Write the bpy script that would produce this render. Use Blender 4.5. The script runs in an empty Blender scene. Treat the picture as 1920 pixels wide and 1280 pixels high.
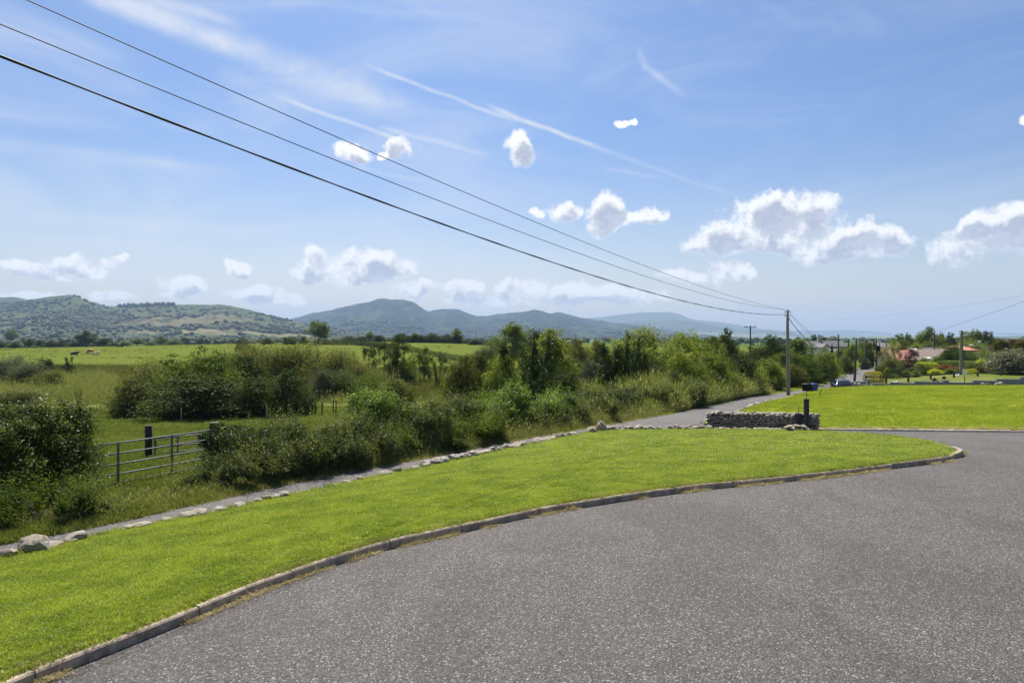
import bpy, bmesh, math, random
import numpy as np
from mathutils import Vector, Matrix, noise as mnoise

random.seed(7)
S = bpy.context.scene
COL = S.collection
R = math.radians

# ---------------------------------------------------------------- camera
EYE = 3.3
cam = bpy.data.cameras.new('camera')
cam.sensor_width = 36.0
cam.lens = 24.0
cam.shift_y = -10.0 / 1920.0
cam.clip_start = 0.1
cam.clip_end = 60000.0
camo = bpy.data.objects.new('camera', cam)
camo.location = (0, 0, EYE)
camo.rotation_euler = (R(90), 0, 0)
COL.objects.link(camo)
S.camera = camo

# ---------------------------------------------------------------- render settings
S.view_settings.view_transform = 'Standard'
S.view_settings.look = 'None'
S.view_settings.gamma = 1.0
S.view_settings.use_curve_mapping = False
S.view_settings.exposure = 0.95
S.render.engine = 'CYCLES'
cy = S.cycles
cy.max_bounces = 6
cy.diffuse_bounces = 3
cy.glossy_bounces = 2
cy.transmission_bounces = 4
cy.transparent_max_bounces = 6
cy.volume_bounces = 0
cy.use_denoising = True
cy.caustics_reflective = False
cy.caustics_refractive = False
cy.sample_clamp_indirect = 4.0

# ---------------------------------------------------------------- sun
SUN_EL, SUN_AZ = 57.0, -13.0     # azimuth from +Y towards +X
sd = Vector((math.sin(R(SUN_AZ)) * math.cos(R(SUN_EL)), math.cos(R(SUN_AZ)) * math.cos(R(SUN_EL)), math.sin(R(SUN_EL))))
sun = bpy.data.lights.new('sun', 'SUN')
sun.energy = 5.0
sun.angle = R(0.55)
sun.color = (1.0, 0.95, 0.87)
suno = bpy.data.objects.new('sun', sun)
suno.rotation_euler = (-sd).to_track_quat('-Z', 'Y').to_euler()
suno.location = (0, 0, 50)
COL.objects.link(suno)


# ---------------------------------------------------------------- node helper
class NT:
    def __init__(s, tree):
        s.t = tree
        s.n = tree.nodes
        s.l = tree.links

    def put(s, sock, v):
        if v is None:
            return
        if isinstance(v, bpy.types.NodeSocket):
            s.l.new(v, sock)
        else:
            if isinstance(v, (tuple, list)) and len(v) == 3 and len(sock.default_value) == 4:
                v = (*v, 1.0)
            sock.default_value = v

    def m(s, op, a, b=None, c=None, clamp=False):
        n = s.n.new('ShaderNodeMath')
        n.operation = op
        n.use_clamp = clamp
        s.put(n.inputs[0], a)
        s.put(n.inputs[1], b)
        s.put(n.inputs[2], c)
        return n.outputs[0]

    def v(s, op, a, b=None, c=None):
        n = s.n.new('ShaderNodeVectorMath')
        n.operation = op
        s.put(n.inputs[0], a)
        s.put(n.inputs[1], b)
        s.put(n.inputs[2], c)
        return n.outputs[1] if op in ('DOT_PRODUCT', 'LENGTH') else n.outputs[0]

    def comb(s, x, y, z=0.0):
        n = s.n.new('ShaderNodeCombineXYZ')
        s.put(n.inputs[0], x)
        s.put(n.inputs[1], y)
        s.put(n.inputs[2], z)
        return n.outputs[0]

    def sep(s, v):
        n = s.n.new('ShaderNodeSeparateXYZ')
        s.put(n.inputs[0], v)
        return n.outputs

    def noise(s, vec, scale, detail=4.0, rough=0.55, dim='3D', color=False, dist=0.0):
        n = s.n.new('ShaderNodeTexNoise')
        n.noise_dimensions = dim
        s.put(n.inputs['Vector'], vec)
        n.inputs['Scale'].default_value = scale
        n.inputs['Detail'].default_value = detail
        n.inputs['Roughness'].default_value = rough
        n.inputs['Distortion'].default_value = dist
        return n.outputs[1] if color else n.outputs[0]

    def vor(s, vec, scale, out='Distance', feature='F1', rnd=1.0):
        n = s.n.new('ShaderNodeTexVoronoi')
        n.feature = feature
        s.put(n.inputs['Vector'], vec)
        n.inputs['Scale'].default_value = scale
        n.inputs['Randomness'].default_value = rnd
        return n.outputs[out]

    def ss(s, x, lo, hi, a=0.0, b=1.0):
        n = s.n.new('ShaderNodeMapRange')
        n.interpolation_type = 'SMOOTHSTEP'
        s.put(n.inputs[0], x)
        s.put(n.inputs[1], lo)
        s.put(n.inputs[2], hi)
        s.put(n.inputs[3], a)
        s.put(n.inputs[4], b)
        return n.outputs[0]

    def mix(s, f, a, b, mode='MIX'):
        n = s.n.new('ShaderNodeMix')
        n.data_type = 'RGBA'
        n.blend_type = mode
        s.put(n.inputs[0], f)
        s.put(n.inputs[6], a)
        s.put(n.inputs[7], b)
        return n.outputs[2]

    def bump(s, h, strength=0.5, dist=0.02, normal=None):
        n = s.n.new('ShaderNodeBump')
        n.inputs['Strength'].default_value = strength
        n.inputs['Distance'].default_value = dist
        s.put(n.inputs['Height'], h)
        if normal is not None:
            s.put(n.inputs['Normal'], normal)
        return n.outputs[0]

    def geo(s, o='Position'):
        return s.n.new('ShaderNodeNewGeometry').outputs[o]


# ---------------------------------------------------------------- world: sky, cumulus, contrails
world = bpy.data.worlds.new('World')
S.world = world
world.use_nodes = True
W = NT(world.node_tree)
W.n.clear()
sky = W.n.new('ShaderNodeTexSky')
sky.sky_type = 'NISHITA'
sky.sun_disc = False
sky.sun_elevation = R(SUN_EL)
sky.sun_rotation = R(SUN_AZ)
sky.altitude = 60
sky.air_density = 1.0
sky.dust_density = 1.6
sky.ozone_density = 1.6
dirv = W.n.new('ShaderNodeTexCoord').outputs['Generated']
dx_, dy_, dz_ = W.sep(dirv)
az = W.m('ARCTAN2', dx_, dy_)
hyp = W.m('SQRT', W.m('ADD', W.m('MULTIPLY', dx_, dx_), W.m('MULTIPLY', dy_, dy_)))
el = W.m('ARCTAN2', dz_, hyp)
AE = W.comb(az, el)


def px_ang(px, py):
    u, v = (px - 960) / 1280.0, (630 - py) / 1280.0
    a = math.atan(u)
    return a, math.atan(v * math.cos(a))


def px_rad(px, py, rx, ry):
    a, e = px_ang(px, py)
    c = math.cos(a)
    return rx / 1280.0 * c * c, ry / 1280.0 * c * math.cos(e) ** 2


# lobes: px, py, rx, ry  (directions of the sky seen in the photograph)
LOB = [
    (658, 287, 36, 18), (750, 283, 32, 20), (718, 292, 16, 8),
    (968, 274, 28, 27), (975, 296, 20, 14), (1168, 238, 11, 8), (1180, 232, 8, 6), (1194, 226, 8, 8),
    (1048, 398, 36, 20), (995, 403, 16, 12), (1135, 392, 36, 30), (1128, 422, 20, 22), (1212, 403, 32, 15), (1172, 405, 26, 12),
    (1440, 400, 80, 42), (1400, 440, 118, 32), (1525, 395, 46, 34), (1500, 430, 76, 38), (1590, 445, 90, 30), (1650, 452, 72, 32), (1560, 470, 110, 20), (1440, 462, 96, 16),
    (1850, 410, 42, 26), (1920, 412, 60, 36), (1805, 465, 58, 36), (1880, 450, 60, 30), (1960, 430, 70, 44),
    (1283, 514, 46, 17), (1362, 508, 32, 20), (1395, 518, 20, 10), (1925, 208, 16, 14), 
    (60, 508, 48, 18), (135, 490, 46, 20), (160, 503, 50, 14), (110, 522, 70, 8), (215, 494, 28, 7), (235, 488, 8, 8),
    (340, 535, 50, 18), (325, 548, 34, 10), (438, 505, 30, 13), (490, 552, 56, 16), (545, 560, 30, 10),
    (600, 497, 52, 26), (572, 515, 42, 12), (690, 492, 62, 28), (660, 518, 74, 16), (740, 500, 46, 20), (760, 545, 60, 14), (800, 538, 30, 10),
    (870, 545, 48, 15), (980, 542, 52, 20), (1060, 552, 60, 18), (1130, 556, 70, 14), (1190, 560, 60, 12), (920, 566, 90, 10), (60, 556, 90, 10), (215, 556, 50, 9),
]
ell = []
for (x, y, rx, ry) in LOB:
    ell.append((*px_ang(x, y), *px_rad(x, y, rx * 1.12, ry * 1.14)))
rr_ = random.Random(5)
for k in range(9):                          # the rest of the sky goes on the same way
    a = rr_.uniform(45, 315)
    a = R(a if a < 180 else a - 360)
    e = R(rr_.choice([5, 7, 9, 14, 20]))
    ell.append((a, e, rr_.uniform(.05, .11), rr_.uniform(.018, .035)))

nz = W.noise(AE, 26.0, 7.0, 0.62, '2D')
nz2 = W.noise(AE, 95.0, 3.0, 0.6, '2D')
warp = W.noise(AE, 14.0, 3.0, 0.6, '2D', color=True)
P0 = W.v('MULTIPLY_ADD', W.v('SUBTRACT', warp, (0.5, 0.5, 0.5)), (0.055, 0.035, 0.0), AE)


def field(P, lobes):
    acc = None
    for (a, e, ra, re) in lobes:
        q = W.v('MULTIPLY_ADD', P, (1 / ra, 1 / re, 0), (-a / ra, -e / re, 0))
        d = W.v('DOT_PRODUCT', q, q)
        acc = d if acc is None else W.m('SMOOTH_MIN', acc, d, 0.35)
    return W.m('SUBTRACT', 1.0, acc)


nmix = W.m('MULTIPLY_ADD', W.m('SUBTRACT', nz, 0.5), 2.3, W.m('MULTIPLY', W.m('SUBTRACT', nz2, 0.5), 0.8))
f0 = field(P0, ell)
dens = W.m('ADD', W.m('MAXIMUM', f0, -3.0), nmix)
low = W.ss(el, 0.0, 0.16)                     # low clouds are softer, seen through more air
mask = W.ss(dens, -0.08, W.m('MULTIPLY_ADD', low, 0.05, 0.66))
mask = W.m('MULTIPLY', mask, W.m('MULTIPLY_ADD', low, 0.25, 0.75))
P1 = W.v('ADD', P0, (-0.004, 0.0125, 0))
f1 = field(P1, [e_ for e_ in ell if e_[3] > .0085])
nzb = W.noise(W.v('ADD', AE, (-0.004, 0.010, 0)), 26.0, 4.0, 0.62, '2D')
up = W.m('ADD', W.m('MAXIMUM', f1, -3.0), W.m('MULTIPLY', W.m('SUBTRACT', nzb, 0.5), 3.4))
core = W.m('MULTIPLY', W.ss(up, 0.18, 1.15), W.ss(dens, -0.05, 0.55))
ccol = W.mix(core, (9.7, 9.7, 9.7), (4.5, 4.9, 6.0))
relief = W.ss(W.m('SUBTRACT', nzb, nz), 0.0, 0.14)
ccol = W.mix(W.m('MULTIPLY', relief, 0.45), ccol, (6.4, 6.7, 7.5))
skyc = W.mix(1.0, sky.outputs[0], W.mix(W.ss(el, 0.0, 0.32), (1.18, 1.08, 1.03), (0.61, 0.80, 1.07)), 'MULTIPLY')
# thin high veil, densest in the upper left, and streaks
veil = W.noise(W.v('MULTIPLY_ADD', AE, (1.0, 3.4, 0), (0.0, 0.0, 0)), 3.2, 4.0, 0.6, '2D', dist=0.6)
vl = W.m('MULTIPLY', W.ss(veil, 0.34, 0.78), W.ss(az, 0.45, -0.6, 0.22, 0.46))


def streak(a, b, w, amp, rough=True):
    (x0, y0), (x1, y1) = px_ang(*a), px_ang(*b)
    L = math.hypot(x1 - x0, y1 - y0)
    tx, ty = (x1 - x0) / L, (y1 - y0) / L
    p = W.v('SUBTRACT', AE if not rough else PW, (x0, y0, 0))
    t = W.v('DOT_PRODUCT', p, (tx, ty, 0))
    n = W.v('DOT_PRODUCT', p, (-ty, tx, 0))
    g = W.ss(W.m('ABSOLUTE', n), w, 0.0)
    e = W.m('MULTIPLY', W.ss(t, 0.0, L * .2), W.ss(t, L, L * .7))
    k = W.m('MULTIPLY_ADD', nz, 1.2, 0.1)
    return W.m('MULTIPLY', W.m('MULTIPLY', g, e), W.m('MULTIPLY', k, amp))


wv = W.noise(AE, 9.0, 2.0, 0.6, '2D', color=True)
PW = W.v('MULTIPLY_ADD', W.v('SUBTRACT', wv, (0.5, 0.5, 0.5)), (0.007, 0.007, 0), AE)
sts = [
    streak((120, -40), (500, 110), .022, .95), streak((380, 60), (820, 220), .030, .62), streak((260, -10), (470, 50), .010, .5),
    streak((670, 116), (1000, 235), .0045, .75), streak((900, 190), (1170, 295), .0055, .9), streak((1120, 275), (1420, 380), .005, .30),
    streak((500, 172), (810, 282), .005, .65), streak((690, 232), (940, 295), .006, .45), streak((1195, 90), (1215, 140), .008, .35),
    streak((1205, 120), (1290, 185), .008, .35), streak((0, 400), (620, 440), .016, .35), streak((-100, 250), (500, 330), .014, .3),
    streak((650, 310), (830, 345), .005, .3), streak((1120, 312), (1260, 335), .005, .3), streak((300, 470), (560, 500), .008, .3),
    streak((0, 440), (420, 470), .008, .25),
]
for s_ in sts:
    vl = W.m('ADD', vl, s_)
vl = W.m('MINIMUM', vl, 0.85)
skyc = W.mix(vl, skyc, (6.8, 7.3, 8.3))
fin = W.mix(mask, skyc, ccol)
bg = W.n.new('ShaderNodeBackground')
W.put(bg.inputs[0], fin)
bg.inputs[1].default_value = 0.058
wo = W.n.new('ShaderNodeOutputWorld')
W.l.new(bg.outputs[0], wo.inputs[0])
world.cycles.sampling_method = 'MANUAL'
world.cycles.sample_map_resolution = 512


# ================================================================ materials
def new_mat(name):
    m = bpy.data.materials.new(name)
    m.use_nodes = True
    t = NT(m.node_tree)
    t.n.clear()
    out = t.n.new('ShaderNodeOutputMaterial')
    return m, t, out


def principled(t, out, col, rough=0.8, metal=0.0, normal=None, spec=0.5, coat=0.0):
    p = t.n.new('ShaderNodeBsdfPrincipled')
    t.put(p.inputs['Base Color'], col)
    t.put(p.inputs['Roughness'], rough)
    t.put(p.inputs['Metallic'], metal)
    t.put(p.inputs['Specular IOR Level'], spec)
    t.put(p.inputs['Coat Weight'], coat)
    if normal is not None:
        t.put(p.inputs['Normal'], normal)
    t.l.new(p.outputs[0], out.inputs[0])
    return p


def simple(name, c1, c2=None, scale=3.0, rough=0.8, metal=0.0, bump=0.0, bdist=0.01, spec=0.4, coat=0.0, stretch=(1, 1, 1)):
    m, t, out = new_mat(name)
    co = t.n.new('ShaderNodeTexCoord').outputs['Object']
    if stretch != (1, 1, 1):
        co = t.v('MULTIPLY', co, stretch)
    n = t.noise(co, scale, 6, 0.6)
    col = t.mix(t.ss(n, 0.3, 0.7), c1, c2 if c2 else tuple(x * .8 for x in c1))
    nrm = t.bump(n, bump, bdist) if bump else None
    principled(t, out, col, rough, metal, nrm, spec, coat)
    return m


def leafmat(name, c1, c2, c3=None, p3=0.0, transl=0.34, rough=0.65, spec=0.10, big=0.4):
    """leaves: colour varies from leaf to leaf and slowly over the plant"""
    m, t, out = new_mat(name)
    g = t.n.new('ShaderNodeNewGeometry')
    r = g.outputs['Random Per Island']
    oi = t.n.new('ShaderNodeObjectInfo').outputs['Random']
    n = t.noise(g.outputs['Position'], big, 3, 0.6)
    f = t.m('MULTIPLY_ADD', t.ss(n, .30, .70), 0.7, t.m('MULTIPLY_ADD', r, 0.5, -0.10), clamp=True)
    f = t.m('MULTIPLY_ADD', t.m('SUBTRACT', oi, 0.5), 0.3, f, clamp=True)
    col = t.mix(f, c1, c2)
    if c3:
        r2 = t.m('FRACT', t.m('MULTIPLY', r, 37.7))
        col = t.mix(t.m('LESS_THAN', r2, p3), col, c3)
    p = t.n.new('ShaderNodeBsdfPrincipled')
    t.put(p.inputs['Base Color'], col)
    p.inputs['Roughness'].default_value = rough
    p.inputs['Specular IOR Level'].default_value = spec
    tr = t.n.new('ShaderNodeBsdfTranslucent')
    t.put(tr.inputs[0], t.mix(1.0, col, (1.3, 1.25, 0.6), 'MULTIPLY'))
    mx = t.n.new('ShaderNodeMixShader')
    mx.inputs[0].default_value = transl
    t.l.new(p.outputs[0], mx.inputs[1])
    t.l.new(tr.outputs[0], mx.inputs[2])
    t.l.new(mx.outputs[0], out.inputs[0])
    return m


M = {}
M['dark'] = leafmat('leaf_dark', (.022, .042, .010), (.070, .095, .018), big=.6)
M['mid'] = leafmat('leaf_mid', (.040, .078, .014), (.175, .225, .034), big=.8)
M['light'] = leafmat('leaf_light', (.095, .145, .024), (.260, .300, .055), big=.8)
M['olive'] = leafmat('leaf_olive', (.050, .068, .016), (.180, .190, .040), big=.7)
M['grey'] = leafmat('leaf_grey', (.060, .080, .040), (.120, .140, .085), (.26, .26, .18), .03)
M['greyflower'] = leafmat('leaf_grey_flower', (.060, .075, .045), (.13, .14, .09), (.55, .53, .42), .14)
M['elder'] = leafmat('leaf_elder', (.065, .125, .014), (.200, .280, .030), spec=0.5)
M['ivy'] = leafmat('leaf_ivy', (.018, .038, .008), (.045, .075, .014), rough=.4)
M['lime'] = leafmat('leaf_lime', (.22, .28, .02), (.45, .48, .03))
M['gold'] = leafmat('leaf_gold', (.20, .20, .02), (.46, .40, .03))
M['purple'] = leafmat('leaf_purple', (.060, .030, .028), (.12, .065, .05))
M['red'] = leafmat('leaf_red', (.07, .09, .02), (.10, .10, .03), (.36, .08, .05), .35)
M['cream'] = leafmat('leaf_cream', (.10, .12, .05), (.17, .17, .09), (.62, .55, .32), .38)
M['palm'] = leafmat('leaf_palm', (.09, .10, .025), (.16, .13, .05))
M['palm_red'] = leafmat('leaf_palm_red', (.10, .05, .03), (.17, .09, .05))
M['conifer'] = leafmat('leaf_conifer', (.016, .032, .012), (.036, .055, .018), transl=.15)
M['bramble'] = leafmat('leaf_bramble', (.022, .046, .010), (.135, .170, .034), (.22, .20, .11), .035, rough=.5, spec=.20, big=1.3)
M['weeds'] = leafmat('leaf_weeds', (.045, .078, .018), (.190, .215, .062), (.24, .22, .12), .06, rough=.5, spec=.16, big=.9)
M['straw'] = leafmat('straw', (.30, .25, .14), (.52, .45, .28), transl=.3, big=2.0)
M['grass_lawn'] = leafmat('grass_lawn', (.142, .215, .021), (.325, .385, .052), (.50, .44, .22), .07, transl=.42, big=1.1, rough=.45, spec=.3)
M['grass_far'] = leafmat('grass_far', (.185, .248, .027), (.320, .368, .052), (.42, .36, .18), .05, transl=.42, big=.45)
M['grass_field'] = leafmat('grass_field', (.075, .115, .022), (.165, .195, .050), (.25, .22, .10), .08, transl=.42, big=.2)
M['grass_tall'] = leafmat('grass_tall', (.085, .130, .030), (.190, .215, .080), (.42, .38, .24), .22, transl=.45, big=.8)
M['reed'] = leafmat('reed', (.115, .150, .045), (.240, .255, .105), (.42, .36, .20), .14, transl=.4, big=.12)
M['rush'] = leafmat('rush', (.085, .095, .030), (.160, .155, .050), transl=.3, big=.12)
M['bark'] = simple('bark', (.11, .09, .065), (.05, .042, .032), 6, .9, bump=.6, bdist=.03, stretch=(4, 4, 1))
M['pole_wood'] = simple('pole_wood', (.30, .26, .22), (.17, .145, .12), 5, .85, bump=.4, bdist=.01, stretch=(8, 8, .6))
M['pole_dark'] = simple('pole_dark', (.10, .085, .07), (.05, .042, .036), 5, .85, bump=.4, stretch=(8, 8, .6))
M['pole_green'] = simple('pole_green', (.27, .25, .16), (.17, .16, .10), 5, .85, bump=.4, stretch=(8, 8, .6))
M['post_dark'] = simple('post_dark', (.035, .028, .026), (.020, .016, .015), 8, .8, bump=.5, stretch=(5, 5, .8))
M['fence_wood'] = simple('fence_wood', (.060, .042, .034), (.035, .026, .022), 8, .85, bump=.4)
M['galv'] = simple('galvanised', (.16, .165, .17), (.11, .115, .12), 9, .65, .3)
M['rust'] = simple('rusty_steel', (.30, .20, .12), (.16, .10, .07), 9, .8, .2)
M['black_metal'] = simple('black_metal', (.020, .020, .030), (.014, .014, .020), 9, .45)
M['cable'] = simple('cable', (.012, .012, .013), (.02, .02, .02), 9, .6)
M['ceramic'] = simple('ceramic', (.10, .06, .045), (.08, .05, .04), 9, .2)
M['concrete'] = simple('concrete', (.42, .34, .255), (.20, .155, .115), 7, .9, bump=.8, bdist=.008)
M['concrete_post'] = simple('concrete_post', (.11, .09, .07), (.06, .05, .04), 5, .9, bump=.7, bdist=.02)
M['concrete_pale'] = simple('concrete_pale', (.75, .64, .50), (.55, .45, .34), 3, .9, bump=.5)
M['block'] = simple('block_wall', (.235, .235, .25), (.19, .19, .205), 2, .9, bump=.3)
M['stone1'] = simple('stone_grey', (.35, .315, .27), (.16, .145, .125), 7, .85, bump=.7, bdist=.02)
M['stone2'] = simple('stone_pale', (.30, .26, .20), (.16, .14, .11), 6, .85, bump=.7, bdist=.02)
M['stone3'] = simple('stone_brown', (.36, .29, .23), (.20, .165, .135), 7, .85, bump=.7, bdist=.02)
M['rubble'] = simple('rubble', (.045, .04, .035), (.03, .027, .024), 8, .95, bump=.8, bdist=.03)
M['white'] = simple('white_paint', (.72, .72, .70), (.62, .62, .60), 3, .6)
M['cream_wall'] = simple('cream_render', (.55, .52, .44), (.46, .43, .36), 1, .9)
M['yellow_wall'] = simple('ochre_render', (.34, .29, .17), (.28, .24, .14), 1, .9)
M['grey_wall'] = simple('grey_render', (.30, .28, .26), (.24, .22, .20), 1, .9)
M['glass'] = simple('window_glass', (.02, .025, .03), (.015, .02, .025), 1, .08, spec=.8)
M['plastic_blue'] = simple('blue_plastic', (.015, .045, .24), (.012, .036, .19), 5, .4)
M['plastic_black'] = simple('black_plastic', (.010, .010, .011), (.008, .008, .009), 5, .7, spec=.15)
M['car_paint'] = simple('car_paint', (.006, .009, .040), (.005, .007, .032), 2, .3, .2, coat=1.0, spec=.6)
M['rubber'] = simple('rubber', (.015, .015, .015), (.02, .02, .02), 5, .85)
M['lamp_red'] = simple('lamp_red', (.30, .012, .012), (.24, .01, .01), 5, .2, coat=.6)
M['cow_tan'] = simple('cow_tan', (.42, .20, .09), (.30, .14, .06), 1.2, .8)
M['cow_pale'] = simple('cow_pale', (.70, .58, .42), (.50, .34, .22), 1.2, .8)
M['cow_dark'] = simple('cow_dark', (.035, .02, .015), (.022, .014, .01), 1.2, .8)
M['cow_black'] = simple('cow_black', (.012, .012, .012), (.018, .016, .015), 1.2, .7)
M['flower'] = simple('flower', (.75, .68, .68), (.65, .5, .52), 5, .8)


def roofmat(name, c1, c2, sc=(1, 1, 1)):
    m, t, out = new_mat(name)
    co = t.n.new('ShaderNodeTexCoord').outputs['Object']
    n = t.noise(co, 1.2, 5, .6)
    x, y, z = t.sep(co)
    w = t.n.new('ShaderNodeTexWave')
    w.inputs['Scale'].default_value = 1.6
    t.put(w.inputs['Vector'], co)
    col = t.mix(t.ss(n, .3, .7), c1, c2)
    principled(t, out, col, .75, 0, t.bump(w.outputs[1], .4, .05))
    return m


M['roof_red'] = roofmat('roof_red', (.36, .105, .08), (.28, .08, .06))
M['roof_orange'] = roofmat('roof_orange', (.46, .17, .11), (.38, .14, .10))
M['roof_slate'] = roofmat('roof_slate', (.062, .057, .065), (.045, .042, .05))
M['roof_brown'] = roofmat('roof_brown', (.13, .08, .058), (.09, .06, .045))
M['roof_grey'] = roofmat('roof_grey', (.085, .075, .068), (.065, .058, .052))


def tarmac(name, c1, c2, chip, chipscale=62.0, wear=.5, light=.16):
    m, t, out = new_mat(name)
    P = t.geo()
    big = t.noise(P, .22, 5, .6)
    md = t.noise(P, 1.6, 5, .6)
    fine = t.noise(P, 30.0, 4, .7)
    v = t.n.new('ShaderNodeTexVoronoi')
    t.put(v.inputs['Vector'], P)
    v.inputs['Scale'].default_value = chipscale
    cr, cg, cb = t.sep(v.outputs['Color'])
    col = t.mix(t.ss(t.m('MULTIPLY_ADD', md, .5, t.m('MULTIPLY', big, .5)), .35, .65), c1, c2)
    col = t.mix(t.m('MULTIPLY', t.m('POWER', cr, 1.7), .8), t.mix(1.0, col, (.58, .56, .55), 'MULTIPLY'), chip)
    col = t.mix(t.ss(t.noise(P, 11.0, 4, .8), .42, .66, 0, .38), col, t.mix(1.0, col, (.55, .54, .53), 'MULTIPLY'))
    col = t.mix(t.m('MULTIPLY', t.m('GREATER_THAN', cg, 1.0 - light * .30), .75), col, (.36, .34, .32))
    # worn wheel ways, damp-dark and dusty areas
    wear_ = t.noise(t.v('MULTIPLY', P, (1.0, .45, 1.0)), .55, 5, .65, dist=.8)
    col = t.mix(t.ss(wear_, .38, .66, 0, .6), col, t.mix(1.0, col, (.66, .64, .64), 'MULTIPLY'))
    col = t.mix(t.ss(md, .60, .78, 0, .35), col, (.16, .145, .125))
    col = t.mix(t.ss(fine, .45, .75, 0, .45), col, tuple(x * .35 for x in c1))
    h = t.m('MULTIPLY_ADD', cr, .9, t.m('MULTIPLY', t.m('SUBTRACT', 1.0, t.m('MULTIPLY', v.outputs['Distance'], 1.4)), 1.0))
    principled(t, out, col, .82, 0, t.bump(h, .75, .010), .35)
    return m


M['tarmac'] = tarmac('driveway_tarmac', (.062, .055, .050), (.088, .078, .071), (.180, .163, .149), 66.0)
M['road'] = tarmac('road_tarmac', (.115, .108, .104), (.145, .136, .13), (.17, .16, .152), 50, light=.08)


def lawnmat(name, c1, c2, c3, bscale=38, dirt=.10):
    m, t, out = new_mat(name)
    P = t.geo()
    a = t.noise(P, .35, 4, .6)
    b = t.noise(P, 5.0, 5, .7)
    Ps = t.v('MULTIPLY', P, (1.0, .35, 1.0))
    c = t.noise(Ps, bscale, 5, .75)
    f = t.m('MULTIPLY_ADD', a, .5, t.m('MULTIPLY', b, .5))
    col = t.mix(t.ss(f, .36, .62), c1, c2)
    col = t.mix(t.ss(c, .35, .75, 0, .75), col, c3)
    col = t.mix(t.ss(t.noise(P, 1.3, 5, .65), .58, .78, 0, dirt * 5), col, (.26, .21, .09))
    p = principled(t, out, col, .9, 0, t.bump(c, .9, .05), .15)
    tr = t.n.new('ShaderNodeBsdfTranslucent')
    return m


M['lawn'] = lawnmat('lawn', (.158, .225, .018), (.252, .310, .030), (.115, .150, .014))
M['lawn_far'] = lawnmat('lawn_far', (.203, .260, .022), (.280, .335, .034), (.140, .175, .018), 12)
M['soil'] = simple('soil', (.20, .15, .09), (.11, .085, .05), 5, .95, bump=.6)


# ================================================================ terrain
def smooth(a, b, x):
    t = np.clip((np.asarray(x, float) - a) / (b - a), 0, 1)
    return t * t * (3 - 2 * t)


class TPS:
    def __init__(s, pts, lam=0.02):
        P = np.array(pts, float)
        s.P = P[:, :2] / 50.0
        n = len(P)
        r2 = ((s.P[:, None] - s.P[None]) ** 2).sum(-1)
        K = r2 * np.log(r2 + 1e-9) * .5 + lam * np.eye(n) * 0.05
        Q = np.c_[np.ones(n), s.P]
        A = np.zeros((n + 3, n + 3))
        A[:n, :n] = K
        A[:n, n:] = Q
        A[n:, :n] = Q.T
        b = np.r_[P[:, 2], 0, 0, 0]
        s.w = np.linalg.solve(A, b)

    def __call__(s, x, y):
        x = np.asarray(x, float) / 50.0
        y = np.asarray(y, float) / 50.0
        sh = np.broadcast(x, y).shape
        X = np.broadcast_to(x, sh).ravel()
        Y = np.broadcast_to(y, sh).ravel()
        out = np.empty(X.size)
        for i in range(0, X.size, 20000):
            xx, yy = X[i:i + 20000], Y[i:i + 20000]
            r2 = (xx[:, None] - s.P[None, :, 0]) ** 2 + (yy[:, None] - s.P[None, :, 1]) ** 2
            out[i:i + 20000] = (r2 * np.log(r2 + 1e-9) * .5) @ s.w[:-3] + s.w[-3] + s.w[-2] * xx + s.w[-1] * yy
        return out.reshape(sh)


def W3(px, py, drop):
    """world point seen at a pixel of the photograph, given its height under the eye"""
    d = drop * 1280.0 / (py - 630.0)
    return ((px - 960) / 1280.0 * d, d, EYE - drop)


def XD(px, d):
    return (px - 960) / 1280.0 * d


# left edge of the lane
RL = [W3(-100, 1043, 4.40), W3(0, 1022, 4.40), W3(200, 985, 4.40), W3(400, 941, 4.42), W3(600, 898, 4.45), W3(800, 860, 4.47),
      W3(1000, 821, 4.5), W3(1240, 780, 4.6), W3(1300, 767, 4.8), W3(1400, 746, 5.2), W3(1478, 734, 5.6), W3(1540, 722, 6.0),
      W3(1580, 703, 6.45), W3(1620, 684, 7.0)]
RL = [(-19.0, 1.0, -1.0), (-14.5, 8.0, -1.05)] + RL + [(112.0, 215.0, -4.4), (150.0, 280.0, -5.0)]
RLa = np.array(RL)


def resample(pts, step):
    P = np.array(pts, float)
    # Catmull-Rom through the points, then even steps
    out = []
    Q = np.vstack([2 * P[0] - P[1], P, 2 * P[-1] - P[-2]])
    for i in range(1, len(Q) - 2):
        p0, p1, p2, p3 = Q[i - 1], Q[i], Q[i + 1], Q[i + 2]
        for k in range(9):
            t = k / 16
            out.append(.5 * ((2 * p1) + (-p0 + p2) * t + (2 * p0 - 5 * p1 + 4 * p2 - p3) * t * t + (-p0 + 3 * p1 - 3 * p2 + p3) * t ** 3))
    out.append(Q[-2])
    out = np.array(out)
    L = np.r_[0, np.cumsum(np.linalg.norm(np.diff(out[:, :2], axis=0), axis=1))]
    n = max(2, int(L[-1] / step) + 1)
    s = np.linspace(0, L[-1], n)
    return np.c_[[np.interp(s, L, out[:, k]) for k in range(out.shape[1])]].T


def offset(line, w):
    """shift a polyline sideways (positive = to its right)"""
    T = np.gradient(line[:, :2], axis=0)
    T /= np.linalg.norm(T, axis=1)[:, None]
    o = line.copy()
    w = np.broadcast_to(w, (len(line),))
    o[:, 0] += T[:, 1] * w
    o[:, 1] -= T[:, 0] * w
    return o


roadL = resample(RLa, .5)
RW = 3.3 + 1.2 * smooth(60, 110, roadL[:, 1])
roadR = offset(roadL, RW)


def xRL(y):
    return np.interp(y, roadL[:, 1], roadL[:, 0])


def xRR(y):
    return np.interp(y, roadR[:, 1], roadR[:, 0])


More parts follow.
